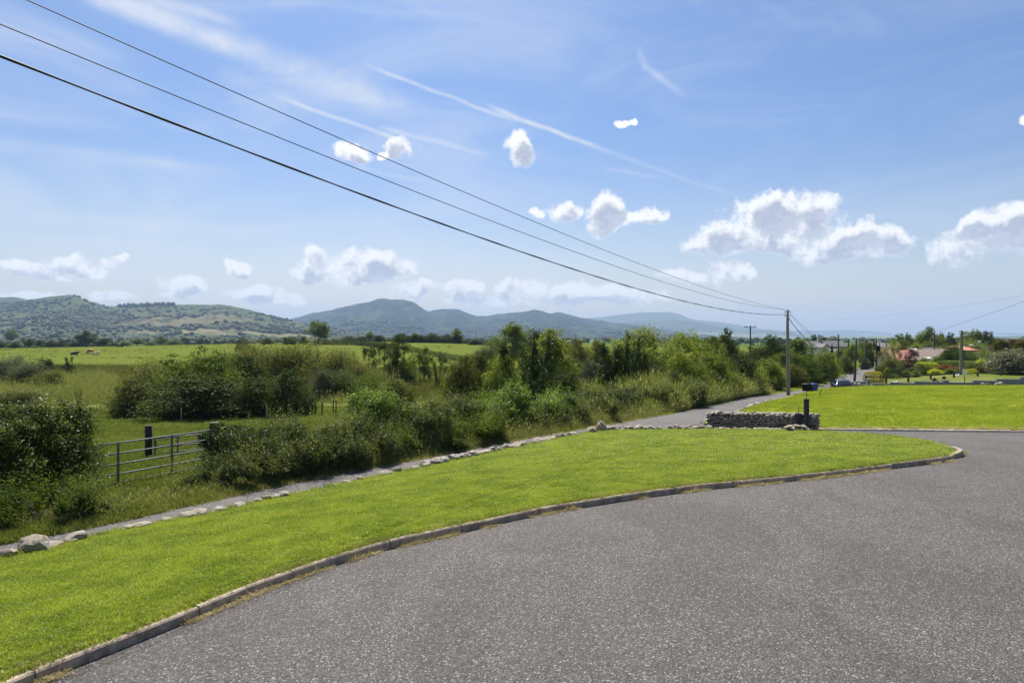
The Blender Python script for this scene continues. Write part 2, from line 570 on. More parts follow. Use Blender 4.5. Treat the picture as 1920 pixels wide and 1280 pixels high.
# valley side control points
pv = [tuple(p) for p in RLa] + [tuple(p) for p in resample(roadR, 9.0)]
pv += [(-9.6, 22, -.95), (-11.4, 18.9, -.93), (-14, 16, -1.0), (-20, 12, -1.2), W3(200, 850, 4.75), W3(400, 800, 5.3), W3(400, 775, 5.75),
       W3(600, 760, 6.0), W3(100, 735, 6.3), W3(100, 700, 6.55), W3(20, 780, 6.0), W3(700, 740, 6.2), W3(900, 730, 6.2), W3(1100, 712, 6.5),
       W3(1300, 700, 6.8), W3(172, 672, 7.1), W3(500, 690, 6.9), W3(900, 700, 7.0), W3(1200, 690, 7.2), W3(1400, 690, 7.4),
       (-60, 10, -3.2), (-60, -40, -2.8), (-150, 60, -3.6), (-30, 0, -1.6), (-20, -30, -1.2), (60, 170, -4.4), (20, 150, -4.1), (0, 110, -3.7),
       (-60, 200, -4.0), (60, 260, -4.8), (-200, 250, -4.0), (-10, 300, -4.4), (150, 320, -5.2), (50, 140, -3.9), (-80, 90, -3.2), (-5, 60, -2.5), (15, 80, -3.0)]
zV = TPS(pv)
ph = [(0, 0, 0), (-6, 5, 0), (-3.9, 6.5, 0), (0, 12, 0), (5, 8, 0), (10, 10, 0), (20, 10, .05), (12, 18, 0), (25, 18, .05), (18, 14, .02), (3, -10, 0), (-8, -8, 0), (20, -12, 0),
      (40, 5, .1), (45, 25, 0), (12, 24, -.42), (16, 22, -.22), (22, 24, -.25), (9, 30, -.98), (13.8, 31, -.98), (21.75, 29, -.80), (30, 28, -.70), (45, 27, -.5),
      (7, 35, -1.2), (4.5, 33, -1.15), (10, 35, -1.25),
      (14, 38, -1.25), (20, 45, -1.25), (22, 53, -1.62), (23.5, 58, -1.80), (27, 62.5, -1.80), (31, 64, -1.62),
      (30, 45, -1.12), (30, 60, -1.34), (40, 61, -1.26), (50, 61, -1.2), (60, 61, -1.15), (50, 45, -.95), (70, 45, -.85), (70, 61, -1.1),
      (37, 68, -1.9), (46, 66, -1.6), (60, 66, -1.4), (42, 80, -2.3), (50, 80, -1.55), (60, 80, -1.35), (70, 80, -1.15), (55, 95, -1.7), (70, 95, -1.5), (90, 95, -1.3),
      (60, 130, -3.0), (90, 130, -2.4), (110, 170, -3.2), (150, 150, -2.6), (150, 250, -4.0), (100, 70, -.6), (100, 30, .2), (100, 220, -4.3), (-30, 5, -.3), (-20, -20, -.1)]
zH = TPS(ph)


def zfar(x, y):
    r = np.hypot(x, y)
    z = -4.0 - 3.0 * smooth(400, 1500, r) - 8 * smooth(1500, 5000, r)
    z = z + 4.4 * np.exp(-((x + 60) / 115.) ** 2 / 2 - ((y - 335) / 78.) ** 2 / 2)
    return z


def ground(x, y):
    x = np.asarray(x, float)
    y = np.asarray(y, float)
    r = np.hypot(x, y)
    side = x - xRR(y)
    w = smooth(-.1, .9, side)
    zz = np.where(r < 420, zV(np.clip(x, -400, 400), np.clip(y, -400, 400)) * (1 - w) + zH(np.clip(x, -400, 400), np.clip(y, -400, 400)) * w, 0)
    wf = smooth(150, 320, r)
    zz = zz * (1 - wf) + zfar(x, y) * wf
    hb = np.where(y < 140, 0, zz)
    # kept below the sheets of lawn, lane and tarmac that lie on it
    low = smooth(.2, .6, x - xRL(y)) * smooth(175, 172, y) * np.where(side > 0.3, smooth(64.5, 63.5, y) * (x < 75), 1.0)
    low = np.where((side > -3.6) & (side < .35) & (y < 173), np.maximum(low, smooth(.2, .6, x - xRL(y))), low)
    return zz - .30 * low


def gz(x, y):
    return float(ground(np.array([x]), np.array([y]))[0])


# ================================================================ mesh helpers
def mesh_arrays(name, V, F_, nper, smooth_=False):
    me = bpy.data.meshes.new(name)
    V = np.asarray(V, np.float32)
    F_ = np.asarray(F_, np.int32)
    nf = len(F_)
    me.vertices.add(len(V))
    me.vertices.foreach_set('co', V.ravel())
    me.loops.add(nf * nper)
    me.loops.foreach_set('vertex_index', F_.ravel())
    me.polygons.add(nf)
    me.polygons.foreach_set('loop_start', np.arange(0, nf * nper, nper, dtype=np.int32))
    me.polygons.foreach_set('loop_total', np.full(nf, nper, np.int32))
    if smooth_:
        me.polygons.foreach_set('use_smooth', np.ones(nf, bool))
    me.update(calc_edges=True)
    return me


def link(name, me, mat=None, parent=None, loc=None, rot=None, scale=None):
    o = bpy.data.objects.new(name, me)
    COL.objects.link(o)
    if mat is not None and me is not None:
        mt = M[mat] if isinstance(mat, str) else mat
        if len(me.materials) == 0:
            me.materials.append(mt)
        elif me.materials[0] != mt:
            o.material_slots[0].link = 'OBJECT'
            o.material_slots[0].material = mt
    if parent is not None:
        o.parent = parent
    if loc is not None:
        o.location = loc
    if rot is not None:
        o.rotation_euler = rot
    if scale is not None:
        o.scale = scale
    return o


def tag(o, label=None, cat=None, group=None, kind=None):
    if label:
        o['label'] = label
    if cat:
        o['category'] = cat
    if group:
        o['group'] = group
    if kind:
        o['kind'] = kind
    return o


def thing(name, label, cat, loc=(0, 0, 0), rz=0.0, group=None):
    o = bpy.data.objects.new(name, None)
    o.empty_display_size = .2
    COL.objects.link(o)
    o.location = loc
    o.rotation_euler = (0, 0, rz)
    return tag(o, label, cat, group)


class MB:
    def __init__(s):
        s.v = []
        s.f = []

    def add(s, vs, fs):
        b = len(s.v)
        s.v += [tuple(v) for v in vs]
        s.f += [tuple(b + i for i in f) for f in fs]
        return s

    def box(s, c, d, rz=0.0, rx=0.0, taper=1.0):
        hx, hy, hz = d[0] / 2, d[1] / 2, d[2] / 2
        Mx = Matrix.Rotation(rz, 3, 'Z') @ Matrix.Rotation(rx, 3, 'X')
        vs = []
        for z in (-1, 1):
            k = taper if z > 0 else 1
            for x, y in ((-1, -1), (1, -1), (1, 1), (-1, 1)):
                vs.append(Vector(c) + Mx @ Vector((x * hx * k, y * hy * k, z * hz)))
        return s.add(vs, [(3, 2, 1, 0), (4, 5, 6, 7), (0, 1, 5, 4), (1, 2, 6, 5), (2, 3, 7, 6), (3, 0, 4, 7)])

    def tube(s, pts, rad, n=8, cap=True):
        pts = [Vector(p) for p in pts]
        if not hasattr(rad, '__len__'):
            rad = [rad] * len(pts)
        b = len(s.v)
        ref = None
        for i, p in enumerate(pts):
            t = (pts[min(i + 1, len(pts) - 1)] - pts[max(i - 1, 0)]).normalized()
            if ref is None:
                ref = Vector((1, 0, 0)) if abs(t.x) < .8 else Vector((0, 1, 0))
            a = (ref - t * ref.dot(t)).normalized()
            ref = a
            c = t.cross(a)
            for k in range(n):
                an = 2 * math.pi * k / n
                s.v.append(tuple(p + (a * math.cos(an) + c * math.sin(an)) * rad[i]))
        for i in range(len(pts) - 1):
            for k in range(n):
                k2 = (k + 1) % n
                s.f.append((b + i * n + k, b + i * n + k2, b + (i + 1) * n + k2, b + (i + 1) * n + k))
        if cap:
            s.f.append(tuple(b + k for k in range(n))[::-1])
            e = b + (len(pts) - 1) * n
            s.f.append(tuple(e + k for k in range(n)))
        return s

    def mesh(s, name, smooth_=False):
        me = bpy.data.meshes.new(name)
        me.from_pydata(s.v, [], s.f)
        me.update()
        if smooth_:
            me.polygons.foreach_set('use_smooth', [True] * len(me.polygons))
        return me

    def build(s, name, mat, parent=None, smooth_=False, bevel=0.0, **kw):
        o = link(name, s.mesh(name, smooth_), mat, parent, **kw)
        if bevel:
            b = o.modifiers.new('bevel', 'BEVEL')
            b.width = bevel
            b.segments = 2
        return o


def loft(name, A, B, n, zf=None):
    """sheet between two polylines with equal counts"""
    A = np.asarray(A)
    B = np.asarray(B)
    m = len(A)
    t = np.linspace(0, 1, n)
    V = A[:, None, :] * (1 - t)[None, :, None] + B[:, None, :] * t[None, :, None]
    if zf is not None:
        V[:, :, 2] = zf(V[:, :, 0], V[:, :, 1], V[:, :, 2], t[None, :].repeat(m, 0))
    idx = np.arange(m * n).reshape(m, n)
    F_ = np.stack([idx[:-1, :-1], idx[:-1, 1:], idx[1:, 1:], idx[1:, :-1]], -1).reshape(-1, 4)
    return mesh_arrays(name, V.reshape(-1, 3), F_, 4, True), V


def up_faces(me):
    # make the sheet face upwards
    me.update()
    if len(me.polygons) and me.polygons[len(me.polygons) // 2].normal.z < 0:
        me.flip_normals()
    return me
# ================================================================ setting
# near lawn between the driveway kerb and the lane
Kpx = [(-300, 1452), (-120, 1364), (60, 1280), (250, 1205), (400, 1143), (520, 1094), (700, 1035), (855, 1000), (1000, 966), (1150, 941), (1300, 920), (1450, 905), (1560, 893), (1650, 881), (1730, 871), (1785, 862)]
Kb = [W3(x, y, 3.3) for x, y in Kpx]
Epx = [(-500, 1190, 3.75), (-200, 1095, 3.88), (10, 1048, 3.95), (60, 1036, 3.96), (160, 1011, 3.98), (260, 990, 4.0), (400, 962, 4.02), (520, 935, 4.03), (640, 910, 4.05), (740, 888, 4.08),
       (800, 876, 4.1), (900, 854, 4.12), (1000, 833, 4.15), (1060, 821, 4.2), (1130, 809, 4.3), (1200, 807, 4.35), (1300, 806, 4.3), (1420, 807, 4.2), (1500, 808, 4.1),
       (1600, 813, 3.9), (1700, 823, 3.62), (1760, 836, 3.42), (1797, 850, 3.3)]
Eb = [W3(*p) for p in Epx]
ph2 = ph + [(x, y, z - .40) for x, y, z in Eb[:-6]] + [(x, y, z - .12) for x, y, z in Eb[-6:-2]] + [(x, y, min(0, z)) for x, y, z in Kb[::2]]
zH = TPS(ph2)
# ground sheet: rings round the camera out to the horizon
ang = np.concatenate([np.linspace(-42, 42, 421), np.linspace(44, 316, 110)])
rad_ = [2.5]
while rad_[-1] < 13400:
    rad_.append(rad_[-1] * (1.022 if rad_[-1] < 500 else 1.05))
rad_ = np.array(rad_)
A_, R_ = np.meshgrid(np.radians(ang), rad_)
GX, GY = R_ * np.sin(A_), R_ * np.cos(A_)
GZ = ground(GX, GY)
bumps = np.array([mnoise.noise((x * .35, y * .35, 0)) for x, y in zip(GX.ravel(), GY.ravel())]).reshape(GX.shape)
GZ = GZ + bumps * .10 * smooth(16, 30, R_) * (1 - smooth(300, 500, R_))
nr, na = GX.shape
idx = np.arange(nr * na).reshape(nr, na)
nx_ = np.roll(idx, -1, axis=1)
F_ = np.stack([idx[:-1], nx_[:-1], nx_[1:], idx[1:]], -1).reshape(-1, 4)[:, ::-1]
me = mesh_arrays('ground', np.stack([GX, GY, GZ], -1).reshape(-1, 3), F_, 4, True)
up_faces(me)


def groundmat():
    m, t, out = new_mat('ground')
    P = t.geo()
    x, y, z = t.sep(P)
    r = t.v('LENGTH', P)
    n1 = t.noise(P, .03, 5, .6)
    n2 = t.noise(P, .35, 6, .7)
    n3 = t.noise(P, 4.0, 5, .75)
    grass = t.mix(t.ss(n2, .35, .65), (.088, .110, .020), (.120, .142, .026))
    grass = t.mix(t.ss(n3, .4, .8, 0, .6), grass, (.075, .105, .018))
    # rough marsh in the low middle distance
    marsh = t.mix(t.ss(n2, .35, .65), (.105, .135, .030), (.150, .165, .048))
    marsh = t.mix(t.ss(n1, .5, .7, 0, .6), marsh, (.10, .10, .04))
    md = t.m('MULTIPLY', t.ss(t.m('MULTIPLY_ADD', n2, 12.0, y), 60, 66), t.ss(t.m('MULTIPLY_ADD', n2, 16.0, y), 152, 146))
    md = t.m('MULTIPLY', md, t.ss(x, 60, 50))
    col = t.mix(md, grass, marsh)
    # pasture and meadow parcels farther out
    far = t.vor(t.v('MULTIPLY', P, (1.0, .55, 0.0)), .0042, 'Color')
    fr, fg, fb = t.sep(far)
    fc = t.mix(t.ss(fr, .2, .8), (.060, .105, .022), (.105, .145, .032))
    fc = t.mix(t.m('GREATER_THAN', fg, .66), fc, (.24, .20, .09))
    fc = t.mix(t.ss(t.noise(P, .012, 5, .7), .50, .58), fc, (.035, .055, .02))
    col = t.mix(t.ss(r, 440, 520), col, fc)
    principled(t, out, col, .95, 0, t.bump(n3, .8, .12), 0.0)
    return m


M['ground'] = groundmat()
g = link('ground', me, 'ground')
tag(g, 'green pasture and rough marshy ground falling away to the valley', kind='structure')

# lane
def rows(line_l, line_r, n):
    return line_l, line_r


sel = roadL[:, 1] < 176
rl, rr = roadL[sel], roadR[sel]
me, _ = loft('lane', rl, rr, 9, lambda x, y, z, t: zV(x, y) + .012 + .03 * (1 - (2 * t - 1) ** 2))
lane = link('lane', up_faces(me), 'road')
tag(lane, 'narrow grey tarmac lane running past the gate to the houses', kind='structure')

Kl = resample(Kb, .25)
El = resample(Eb, .25)
nL = 180


def evenly(P, n, power=1.0):
    L = np.r_[0, np.cumsum(np.linalg.norm(np.diff(P[:, :2], axis=0), axis=1))]
    s = np.linspace(0, 1, n) ** power * L[-1]
    return np.c_[[np.interp(s, L, P[:, k]) for k in range(3)]].T


K1, E1 = evenly(Kl, nL), evenly(El, nL)
zk = zH(K1[:, 0], K1[:, 1])
K1z = K1.copy()
K1z[:, 2] = zk + .125
# inner line: lawn starts behind the kerb
Kin = offset(K1z, -.15)


def lawn_z(x, y, z, t):
    # the turf stays up behind the kerb and rolls down to the lane side
    za, zb = z[:, :1], z[:, -1:]
    tt = t ** 1.25
    b = np.array([mnoise.noise((a * .5, c * .5, 3)) for a, c in zip(x.ravel(), y.ravel())]).reshape(x.shape)
    return za * (1 - tt) + zb * tt + .035 * b * (t * (1 - t) * 4)


me, LV = loft('lawn', Kin, E1, 60, lawn_z)
lawn = link('lawn', up_faces(me), 'lawn')
tag(lawn, 'bright mown lawn between the driveway kerb and the lane', kind='structure')

# bank from the lawn edge down to the lane
E2 = offset(E1, -.02)
E3 = offset(E1, -.45)
E2[:, 2] += .0
E3[:, 2] = np.minimum(E1[:, 2] - .05, np.maximum(zV(E3[:, 0], E3[:, 1]), zH(E3[:, 0], E3[:, 1])) - .06)
nb = int(nL * .985)
me, _ = loft('bank', E2[:nb], E3[:nb], 6)
bank = link('lawn_bank', up_faces(me), 'soil')
tag(bank, 'dry bank dropping from the lawn edge to the lane', kind='structure')

# driveway tarmac
xs = np.arange(-24, 76, .8)
ys = np.arange(-16, 38, .8)
TX, TY = np.meshgrid(xs, ys)
TZ = zH(TX, TY) - .012 * 0
keep = (TX > xRR(TY) - .9)
# near the lane's lip sink the sheet just under the lane
TZ = TZ - .06 * smooth(.4, -.6, TX - xRR(TY))
idx = np.arange(TX.size).reshape(TX.shape)
c = keep[:-1, :-1] & keep[1:, :-1] & keep[:-1, 1:] & keep[1:, 1:]
# cut the sheet away far under the lawn
F_ = np.stack([idx[:-1, :-1], idx[:-1, 1:], idx[1:, 1:], idx[1:, :-1]], -1)[c]
me = mesh_arrays('driveway', np.stack([TX, TY, TZ], -1).reshape(-1, 3), F_, 4, True)
drv = link('driveway', up_faces(me), 'tarmac')
tag(drv, 'wide driveway of coarse grey chipped tarmac', kind='structure')

# far lawn beyond the driveway
xs = np.arange(9.9, 72, .7)
kx = [9.9, 13.9, 17, 21.75, 30, 45, 72]
ky = [33.5, 31.3, 30.2, 29.2, 28.4, 27.4, 26.0]
yn = np.interp(xs, kx, ky)
yinv = np.interp(xs - .15, roadR[:, 0], roadR[:, 1])
yf = np.minimum(yinv, 63.6 + .02 * (xs - 30))
yf = np.maximum(yf, yn + .3)
A2 = np.c_[xs, yn, np.zeros_like(xs)]
B2 = np.c_[xs, yf, np.zeros_like(xs)]
ridge_ = lambda x, y: zH(x, y) + .115


def far_lawn_z(x, y, z, t):
    b = np.array([mnoise.noise((a * .25, c * .25, 7)) for a, c in zip(x.ravel(), y.ravel())]).reshape(x.shape)
    return ridge_(x, y) + .05 * b * np.clip(t * 8, 0, 1) * np.clip((1 - t) * 8, 0, 1)


me, FV = loft('far_lawn', A2, B2, 70, far_lawn_z)
fl = link('far_lawn', up_faces(me), 'lawn_far')
tag(fl, 'sunlit mown lawn sloping up beyond the driveway and the stone wall', kind='structure')


# kerbs -----------------------------------------------------------------
def kerb(name, label, line, seg, width, height, jitter=.006, mat='concrete'):
    """kerb stones laid end to end with open joints"""
    root = thing(name, label, 'kerb', tuple(line[0]))
    tag(root, kind='structure')
    L = np.r_[0, np.cumsum(np.linalg.norm(np.diff(line[:, :2], axis=0), axis=1))]
    s = 0
    rng = random.Random(3)
    o0 = Vector(line[0])
    while s < L[-1] - .2:
        ln = seg * rng.uniform(.85, 1.15)
        e = min(s + ln, L[-1])
        n = max(2, int((e - s) / .3) + 1)
        ts = np.linspace(s + .009, e - .009, n)
        P = np.c_[[np.interp(ts, L, line[:, k]) for k in range(3)]].T
        Q = offset(P, -width)
        dz = rng.uniform(-jitter, jitter)
        mb = MB()
        nx = 0
        vs = []
        for p, q in zip(P, Q):
            hh = height + dz + rng.uniform(-.003, .003)
            p, q = Vector(p) - o0, Vector(q) - o0
            m_ = p.lerp(q, .12)
            vs += [p + Vector((0, 0, -.12)), p + Vector((0, 0, hh - .02)), m_ + Vector((0, 0, hh)), q + Vector((0, 0, hh - .004)), q + Vector((0, 0, -.12))]
        fs = []
        for i in range(n - 1):
            for k in range(4):
                fs.append((i * 5 + k, i * 5 + k + 1, (i + 1) * 5 + k + 1, (i + 1) * 5 + k))
        fs.append((0, 1, 2, 3, 4))
        fs.append(tuple((n - 1) * 5 + k for k in (4, 3, 2, 1, 0)))
        mb.add(vs, fs)
        me = mb.mesh('kerb_stone')
        bm = bmesh.new()
        bm.from_mesh(me)
        bmesh.ops.recalc_face_normals(bm, faces=bm.faces)
        bm.to_mesh(me)
        bm.free()
        link('kerb_stone', me, mat, root)
        s = e
    return root


K2 = K1.copy()
K2[:, 2] = zk
tipc = El[-1]
tip = []
# turn round the tip of the lawn
pa, pb = K1[-1], Eb[-1]
kerb('kerb', 'grey concrete kerb curving along the near lawn', K2, 1.6, .15, .12, .009)
# broken stones at the tip
tipline = resample([tuple(K2[-1]), (K2[-1][0] + .28, K2[-1][1] + .35, 0), (Eb[-1][0] + .22, Eb[-1][1] + .1, 0), (Eb[-2][0] + .15, Eb[-2][1] + .2, zH(Eb[-2][0], Eb[-2][1]).item()),
                    (Eb[-3][0] + .1, Eb[-3][1] + .25, zH(Eb[-3][0], Eb[-3][1]).item()), (Eb[-4][0], Eb[-4][1] + .25, zH(Eb[-4][0], Eb[-4][1]).item())], .2)
kerb('kerb', 'short cracked kerb stones round the lawn tip beside the driveway', tipline, .5, .12, .105, .015)
fk = np.array(resample([(x, y, 0) for x, y in zip(kx[1:], ky[1:])], .5))
fk[:, 1] -= .13
fk[:, 2] = zH(fk[:, 0], fk[:, 1])
kerb('kerb', 'low pale kerb along the far side of the driveway', fk, 2.0, .16, .085, mat='concrete_pale')


# ================================================================ hills
def interp_cr(pts, xs):
    P = np.array(pts, float)
    return np.interp(xs, P[:, 0], P[:, 1])


def fbm(x, y, z=0.0, oct=5):
    return mnoise.fractal((x, y, z), .9, 2.0, oct)


def hill(name, label, prof, Yr, Yf, mat, px0, px1, rough=.12, step=6, nt=60, seed=0, foot=0.0, spur=.35, jag=1.0):
    pxs = np.arange(px0, px1, step)
    top = interp_cr(prof, pxs)
    ts = np.concatenate([np.linspace(0, 1, nt), np.array([1.02, 1.06, 1.12, 1.2, 1.32])])
    V = np.empty((len(pxs), len(ts), 3))
    for i, p in enumerate(pxs):
        u = (p - 960) / 1280.0
        a_r = (630 - top[i] + jag * fbm(p * .05, seed, 1.7, 4)) / 1280.0
        for j, t in enumerate(ts):
            Y = Yf + (Yr - Yf) * t
            if t <= 1:
                zf0 = float(zfar(u * Yf, Yf)) - 6 - foot
                af = (zf0 - EYE) / Yf
                n1 = fbm(p * .011 + seed, t * 2.2, seed * 1.3, 4)
                n2 = fbm(p * .035 + seed, t * 7, seed * 2.1 + 4, 4)
                pw = .85 + spur * n1
                prf = t ** max(.35, pw)
                amp = max(a_r - af, 0.002)
                w_ = min(1, t * 5) * min(1, (1 - t) * 5)
                a = af + amp * min(prf * (1 + rough * (n1 * .9 + n2 * .6) * w_), 1.0 - .02 * (1 - t))
                if t == 1:
                    a = a_r
                z = EYE + a * Y
            else:
                z = EYE + a_r * Yr - (t - 1) * (Yr - Yf) * .22
            V[i, j] = (u * Y, Y, z)
    idx = np.arange(V.shape[0] * V.shape[1]).reshape(V.shape[:2])
    F_ = np.stack([idx[:-1, :-1], idx[1:, :-1], idx[1:, 1:], idx[:-1, 1:]], -1).reshape(-1, 4)
    me = mesh_arrays(name, V.reshape(-1, 3), F_, 4, True)
    o = link(name, up_faces(me), mat)
    tag(o, label, kind='structure')
    return o, V


def hillmat(name, s, c1, c2, c3, cdark, patch=None, woods=.5, tan=None):
    m, t, out = new_mat(name)
    P = t.geo()
    Q = t.v('MULTIPLY', P, (1.0, .45, 1.5))
    a = t.noise(Q, .0011 * s, 6, .6)
    b = t.noise(Q, .0045 * s, 6, .68)
    d = t.noise(Q, .016 * s, 7, .75)
    cells = t.vor(t.v('MULTIPLY', P, (1.0, .5, 0.0)), .0028 * s, 'Color')
    cr, cg, cb = t.sep(cells)
    col = t.mix(t.ss(a, .38, .62), c1, c2)
    col = t.mix(t.ss(b, .45, .65), col, c3)
    x, y, z = t.sep(P)
    if patch:
        zlim, pc = patch
        f = t.m('MULTIPLY', t.m('GREATER_THAN', cg, .45), t.ss(z, zlim, zlim * .4))
        col = t.mix(t.m('MULTIPLY', f, .75), col, t.mix(cr, pc[0], pc[1]))
    if tan:
        for (cx, cyy, rx, ry, tc) in tan:
            q = t.v('MULTIPLY_ADD', P, (1 / rx, 1 / ry, 0), (-cx / rx, -cyy / ry, 0))
            e = t.m('ADD', t.v('LENGTH', q), t.m('MULTIPLY', t.m('SUBTRACT', b, .5), 1.6))
            col = t.mix(t.ss(e, 1.05, .9), col, tc)
    w = t.m('MULTIPLY_ADD', d, .75, t.m('MULTIPLY', b, .55))
    col = t.mix(t.ss(w, woods, woods + .09), col, cdark)
    principled(t, out, col, .95, 0, t.bump(w, 1.0, 40.0 / s), .05)
    return m


M['hill1'] = hillmat('hill_near', 1.6, (.058, .088, .030), (.085, .102, .040), (.095, .072, .048), (.016, .030, .013), None, .66,
                     [(-1085, 2280, 210, 190, (.15, .135, .07)), (-1420, 2300, 60, 120, (.12, .10, .06)), (-800, 1850, 260, 90, (.19, .175, .09))])
M['hill2'] = hillmat('hill_mid', .8, (.045, .070, .028), (.070, .095, .035), (.048, .062, .032), (.014, .026, .016), (40, ((.07, .12, .04), (.13, .16, .06))), .555)
M['hill3'] = hillmat('hill_far', .5, (.06, .08, .04), (.08, .09, .05), (.06, .065, .045), (.04, .06, .035), (60, ((.12, .17, .07), (.22, .23, .12))), .70)
M['hill4'] = hillmat('hill_low', .6, (.08, .12, .045), (.11, .15, .06), (.08, .11, .05), (.025, .045, .022), (200, ((.12, .20, .06), (.24, .25, .11))), .64)

pA0 = [(-1500, 570), (-700, 545), (-300, 565), (-120, 552), (0, 557), (25, 556), (55, 562), (140, 585), (300, 620), (500, 640)]
pA = [(-1500, 600), (-900, 560), (-500, 585), (-200, 575), (-60, 572), (0, 566), (40, 564), (80, 558), (110, 554), (130, 553), (150, 557), (158, 562), (172, 566), (200, 573), (228, 575), (250, 574), (300, 571), (350, 571), (400, 571),
      (432, 572), (442, 576), (470, 581), (500, 589), (540, 599), (580, 607), (640, 619), (700, 630), (760, 640), (900, 650)]
pB = [(200, 640), (380, 632), (480, 614), (545, 598), (580, 588), (590, 586), (640, 577), (690, 566), (705, 562), (725, 560), (755, 562), (772, 564), (781, 569), (787, 575), (797, 581), (805, 584), (810, 582), (830, 579), (850, 579), (862, 581), (880, 588), (895, 593),
      (912, 592), (925, 590), (935, 588), (950, 588), (985, 583), (1005, 581), (1018, 583), (1030, 587), (1045, 586), (1060, 588), (1080, 594), (1120, 599), (1150, 604), (1200, 611), (1280, 622), (1340, 630), (1500, 640)]
pC = [(900, 620), (1000, 606), (1100, 597), (1130, 594), (1160, 590), (1200, 586), (1235, 585), (1255, 585), (1275, 589), (1287, 595), (1300, 599), (1350, 604), (1385, 609), (1410, 614), (1440, 618), (1480, 622), (1560, 630), (1700, 640)]
pC2 = [(1040, 622), (1120, 606), (1200, 603), (1260, 600), (1320, 605), (1360, 614), (1400, 620), (1440, 618), (1480, 622), (1520, 630), (1600, 640)]
pD = [(1200, 640), (1340, 630), (1400, 625), (1440, 622), (1490, 620), (1560, 619), (1600, 619), (1640, 621), (1690, 626), (1740, 630), (1800, 632), (1860, 631), (1900, 630), (1960, 628), (2100, 622), (2400, 610), (2800, 625)]
pE = [(1150, 652), (1250, 645), (1300, 640), (1500, 633), (1560, 634), (1590, 631), (1620, 632), (1650, 630), (1700, 632), (1760, 629), (1800, 632), (1860, 630), (1900, 629), (1960, 629), (2100, 624), (2500, 618), (2800, 630)]
hill('hill', 'low dark knoll showing behind the near ridge at far left', pA0, 3900, 3300, 'hill1', -1300, 560, seed=9.3, nt=24, step=10)
hA, VA = hill('hill', 'rough green and brown hill with scrub and a flat crest', pA, 3000, 1450, 'hill1', -1400, 860, seed=1.1, rough=.26, step=5, nt=90, spur=.5)
hB, VB = hill('mountain', 'broad blue-green mountain with a steep step on its crest', pB, 6000, 3300, 'hill2', 210, 1420, seed=2.7, rough=.42, step=4, nt=100, spur=.75, jag=1.8)
hill('mountain', 'pale blue flat-topped mountain fading into haze', pC, 11000, 7600, 'hill3', 900, 1620, seed=3.9, nt=40, rough=.1, jag=.5)
hill('hill', 'low hazy foothill in front of the pale flat-topped mountain', pC2, 8200, 6600, 'hill3', 1050, 1560, seed=5.1, nt=40, rough=.12, jag=.6)
hill('hill', 'long flat blue ridge on the horizon behind the houses', pD, 12000, 9500, 'hill3', 1280, 2700, seed=6.2, nt=24, rough=.08, jag=.5, step=10)
hill('hill', 'wooded low blue-green rise beyond the end of the lane', pE, 5200, 2600, 'hill4', 1180, 2700, seed=7.7, nt=44, rough=.15, jag=.8, step=8, foot=6)

# haze: one closed box round everything
hb = MB().box((0, 0, 0), (28400, 28400, 1))
me = hb.mesh('haze')
hz = link('haze', me)
hz.scale = (1, 1, 1)
zlo, zhi = -64.0, 470.0
for v_ in me.vertices:
    v_.co.z = zhi if v_.co.z > 0 else zlo
mh = bpy.data.materials.new('haze')
mh.use_nodes = True
nt_ = NT(mh.node_tree)
nt_.n.clear()
ov = nt_.n.new('ShaderNodeOutputMaterial')
pvv = nt_.n.new('ShaderNodeVolumePrincipled')
pvv.inputs['Color'].default_value = (.50, .70, 1.0, 1)
pvv.inputs['Density'].default_value = 0.00009
pvv.inputs['Anisotropy'].default_value = 0.0
nt_.l.new(pvv.outputs[0], ov.inputs[1])
me.materials.append(mh)
tag(hz, 'thin summer haze in the air over the valley', kind='stuff')
# ================================================================ foliage meshes
def unit(v):
    return v / (np.linalg.norm(v, axis=-1, keepdims=True) + 1e-9)


def leaves(name, P, N, size, aspect=.55, rng=None, fold=.12, up=0.0):
    """one folded diamond per leaf"""
    n = len(P)
    rng = rng or np.random.default_rng(1)
    a = rng.normal(size=(n, 3))
    a[:, 2] += up
    a = unit(a - N * (a * N).sum(-1, keepdims=True))
    b = np.cross(N, a)
    s = (size * rng.uniform(.6, 1.35, n))[:, None]
    V = np.stack([P - a * s * .5, P + b * s * aspect * .5 + N * s * fold, P + a * s * .5, P - b * s * aspect * .5 + N * s * fold], 1)
    return V.reshape(-1, 3)


def quadmesh(name, V):
    n = len(V) // 4
    return mesh_arrays(name, V, np.arange(n * 4).reshape(n, 4), 4)


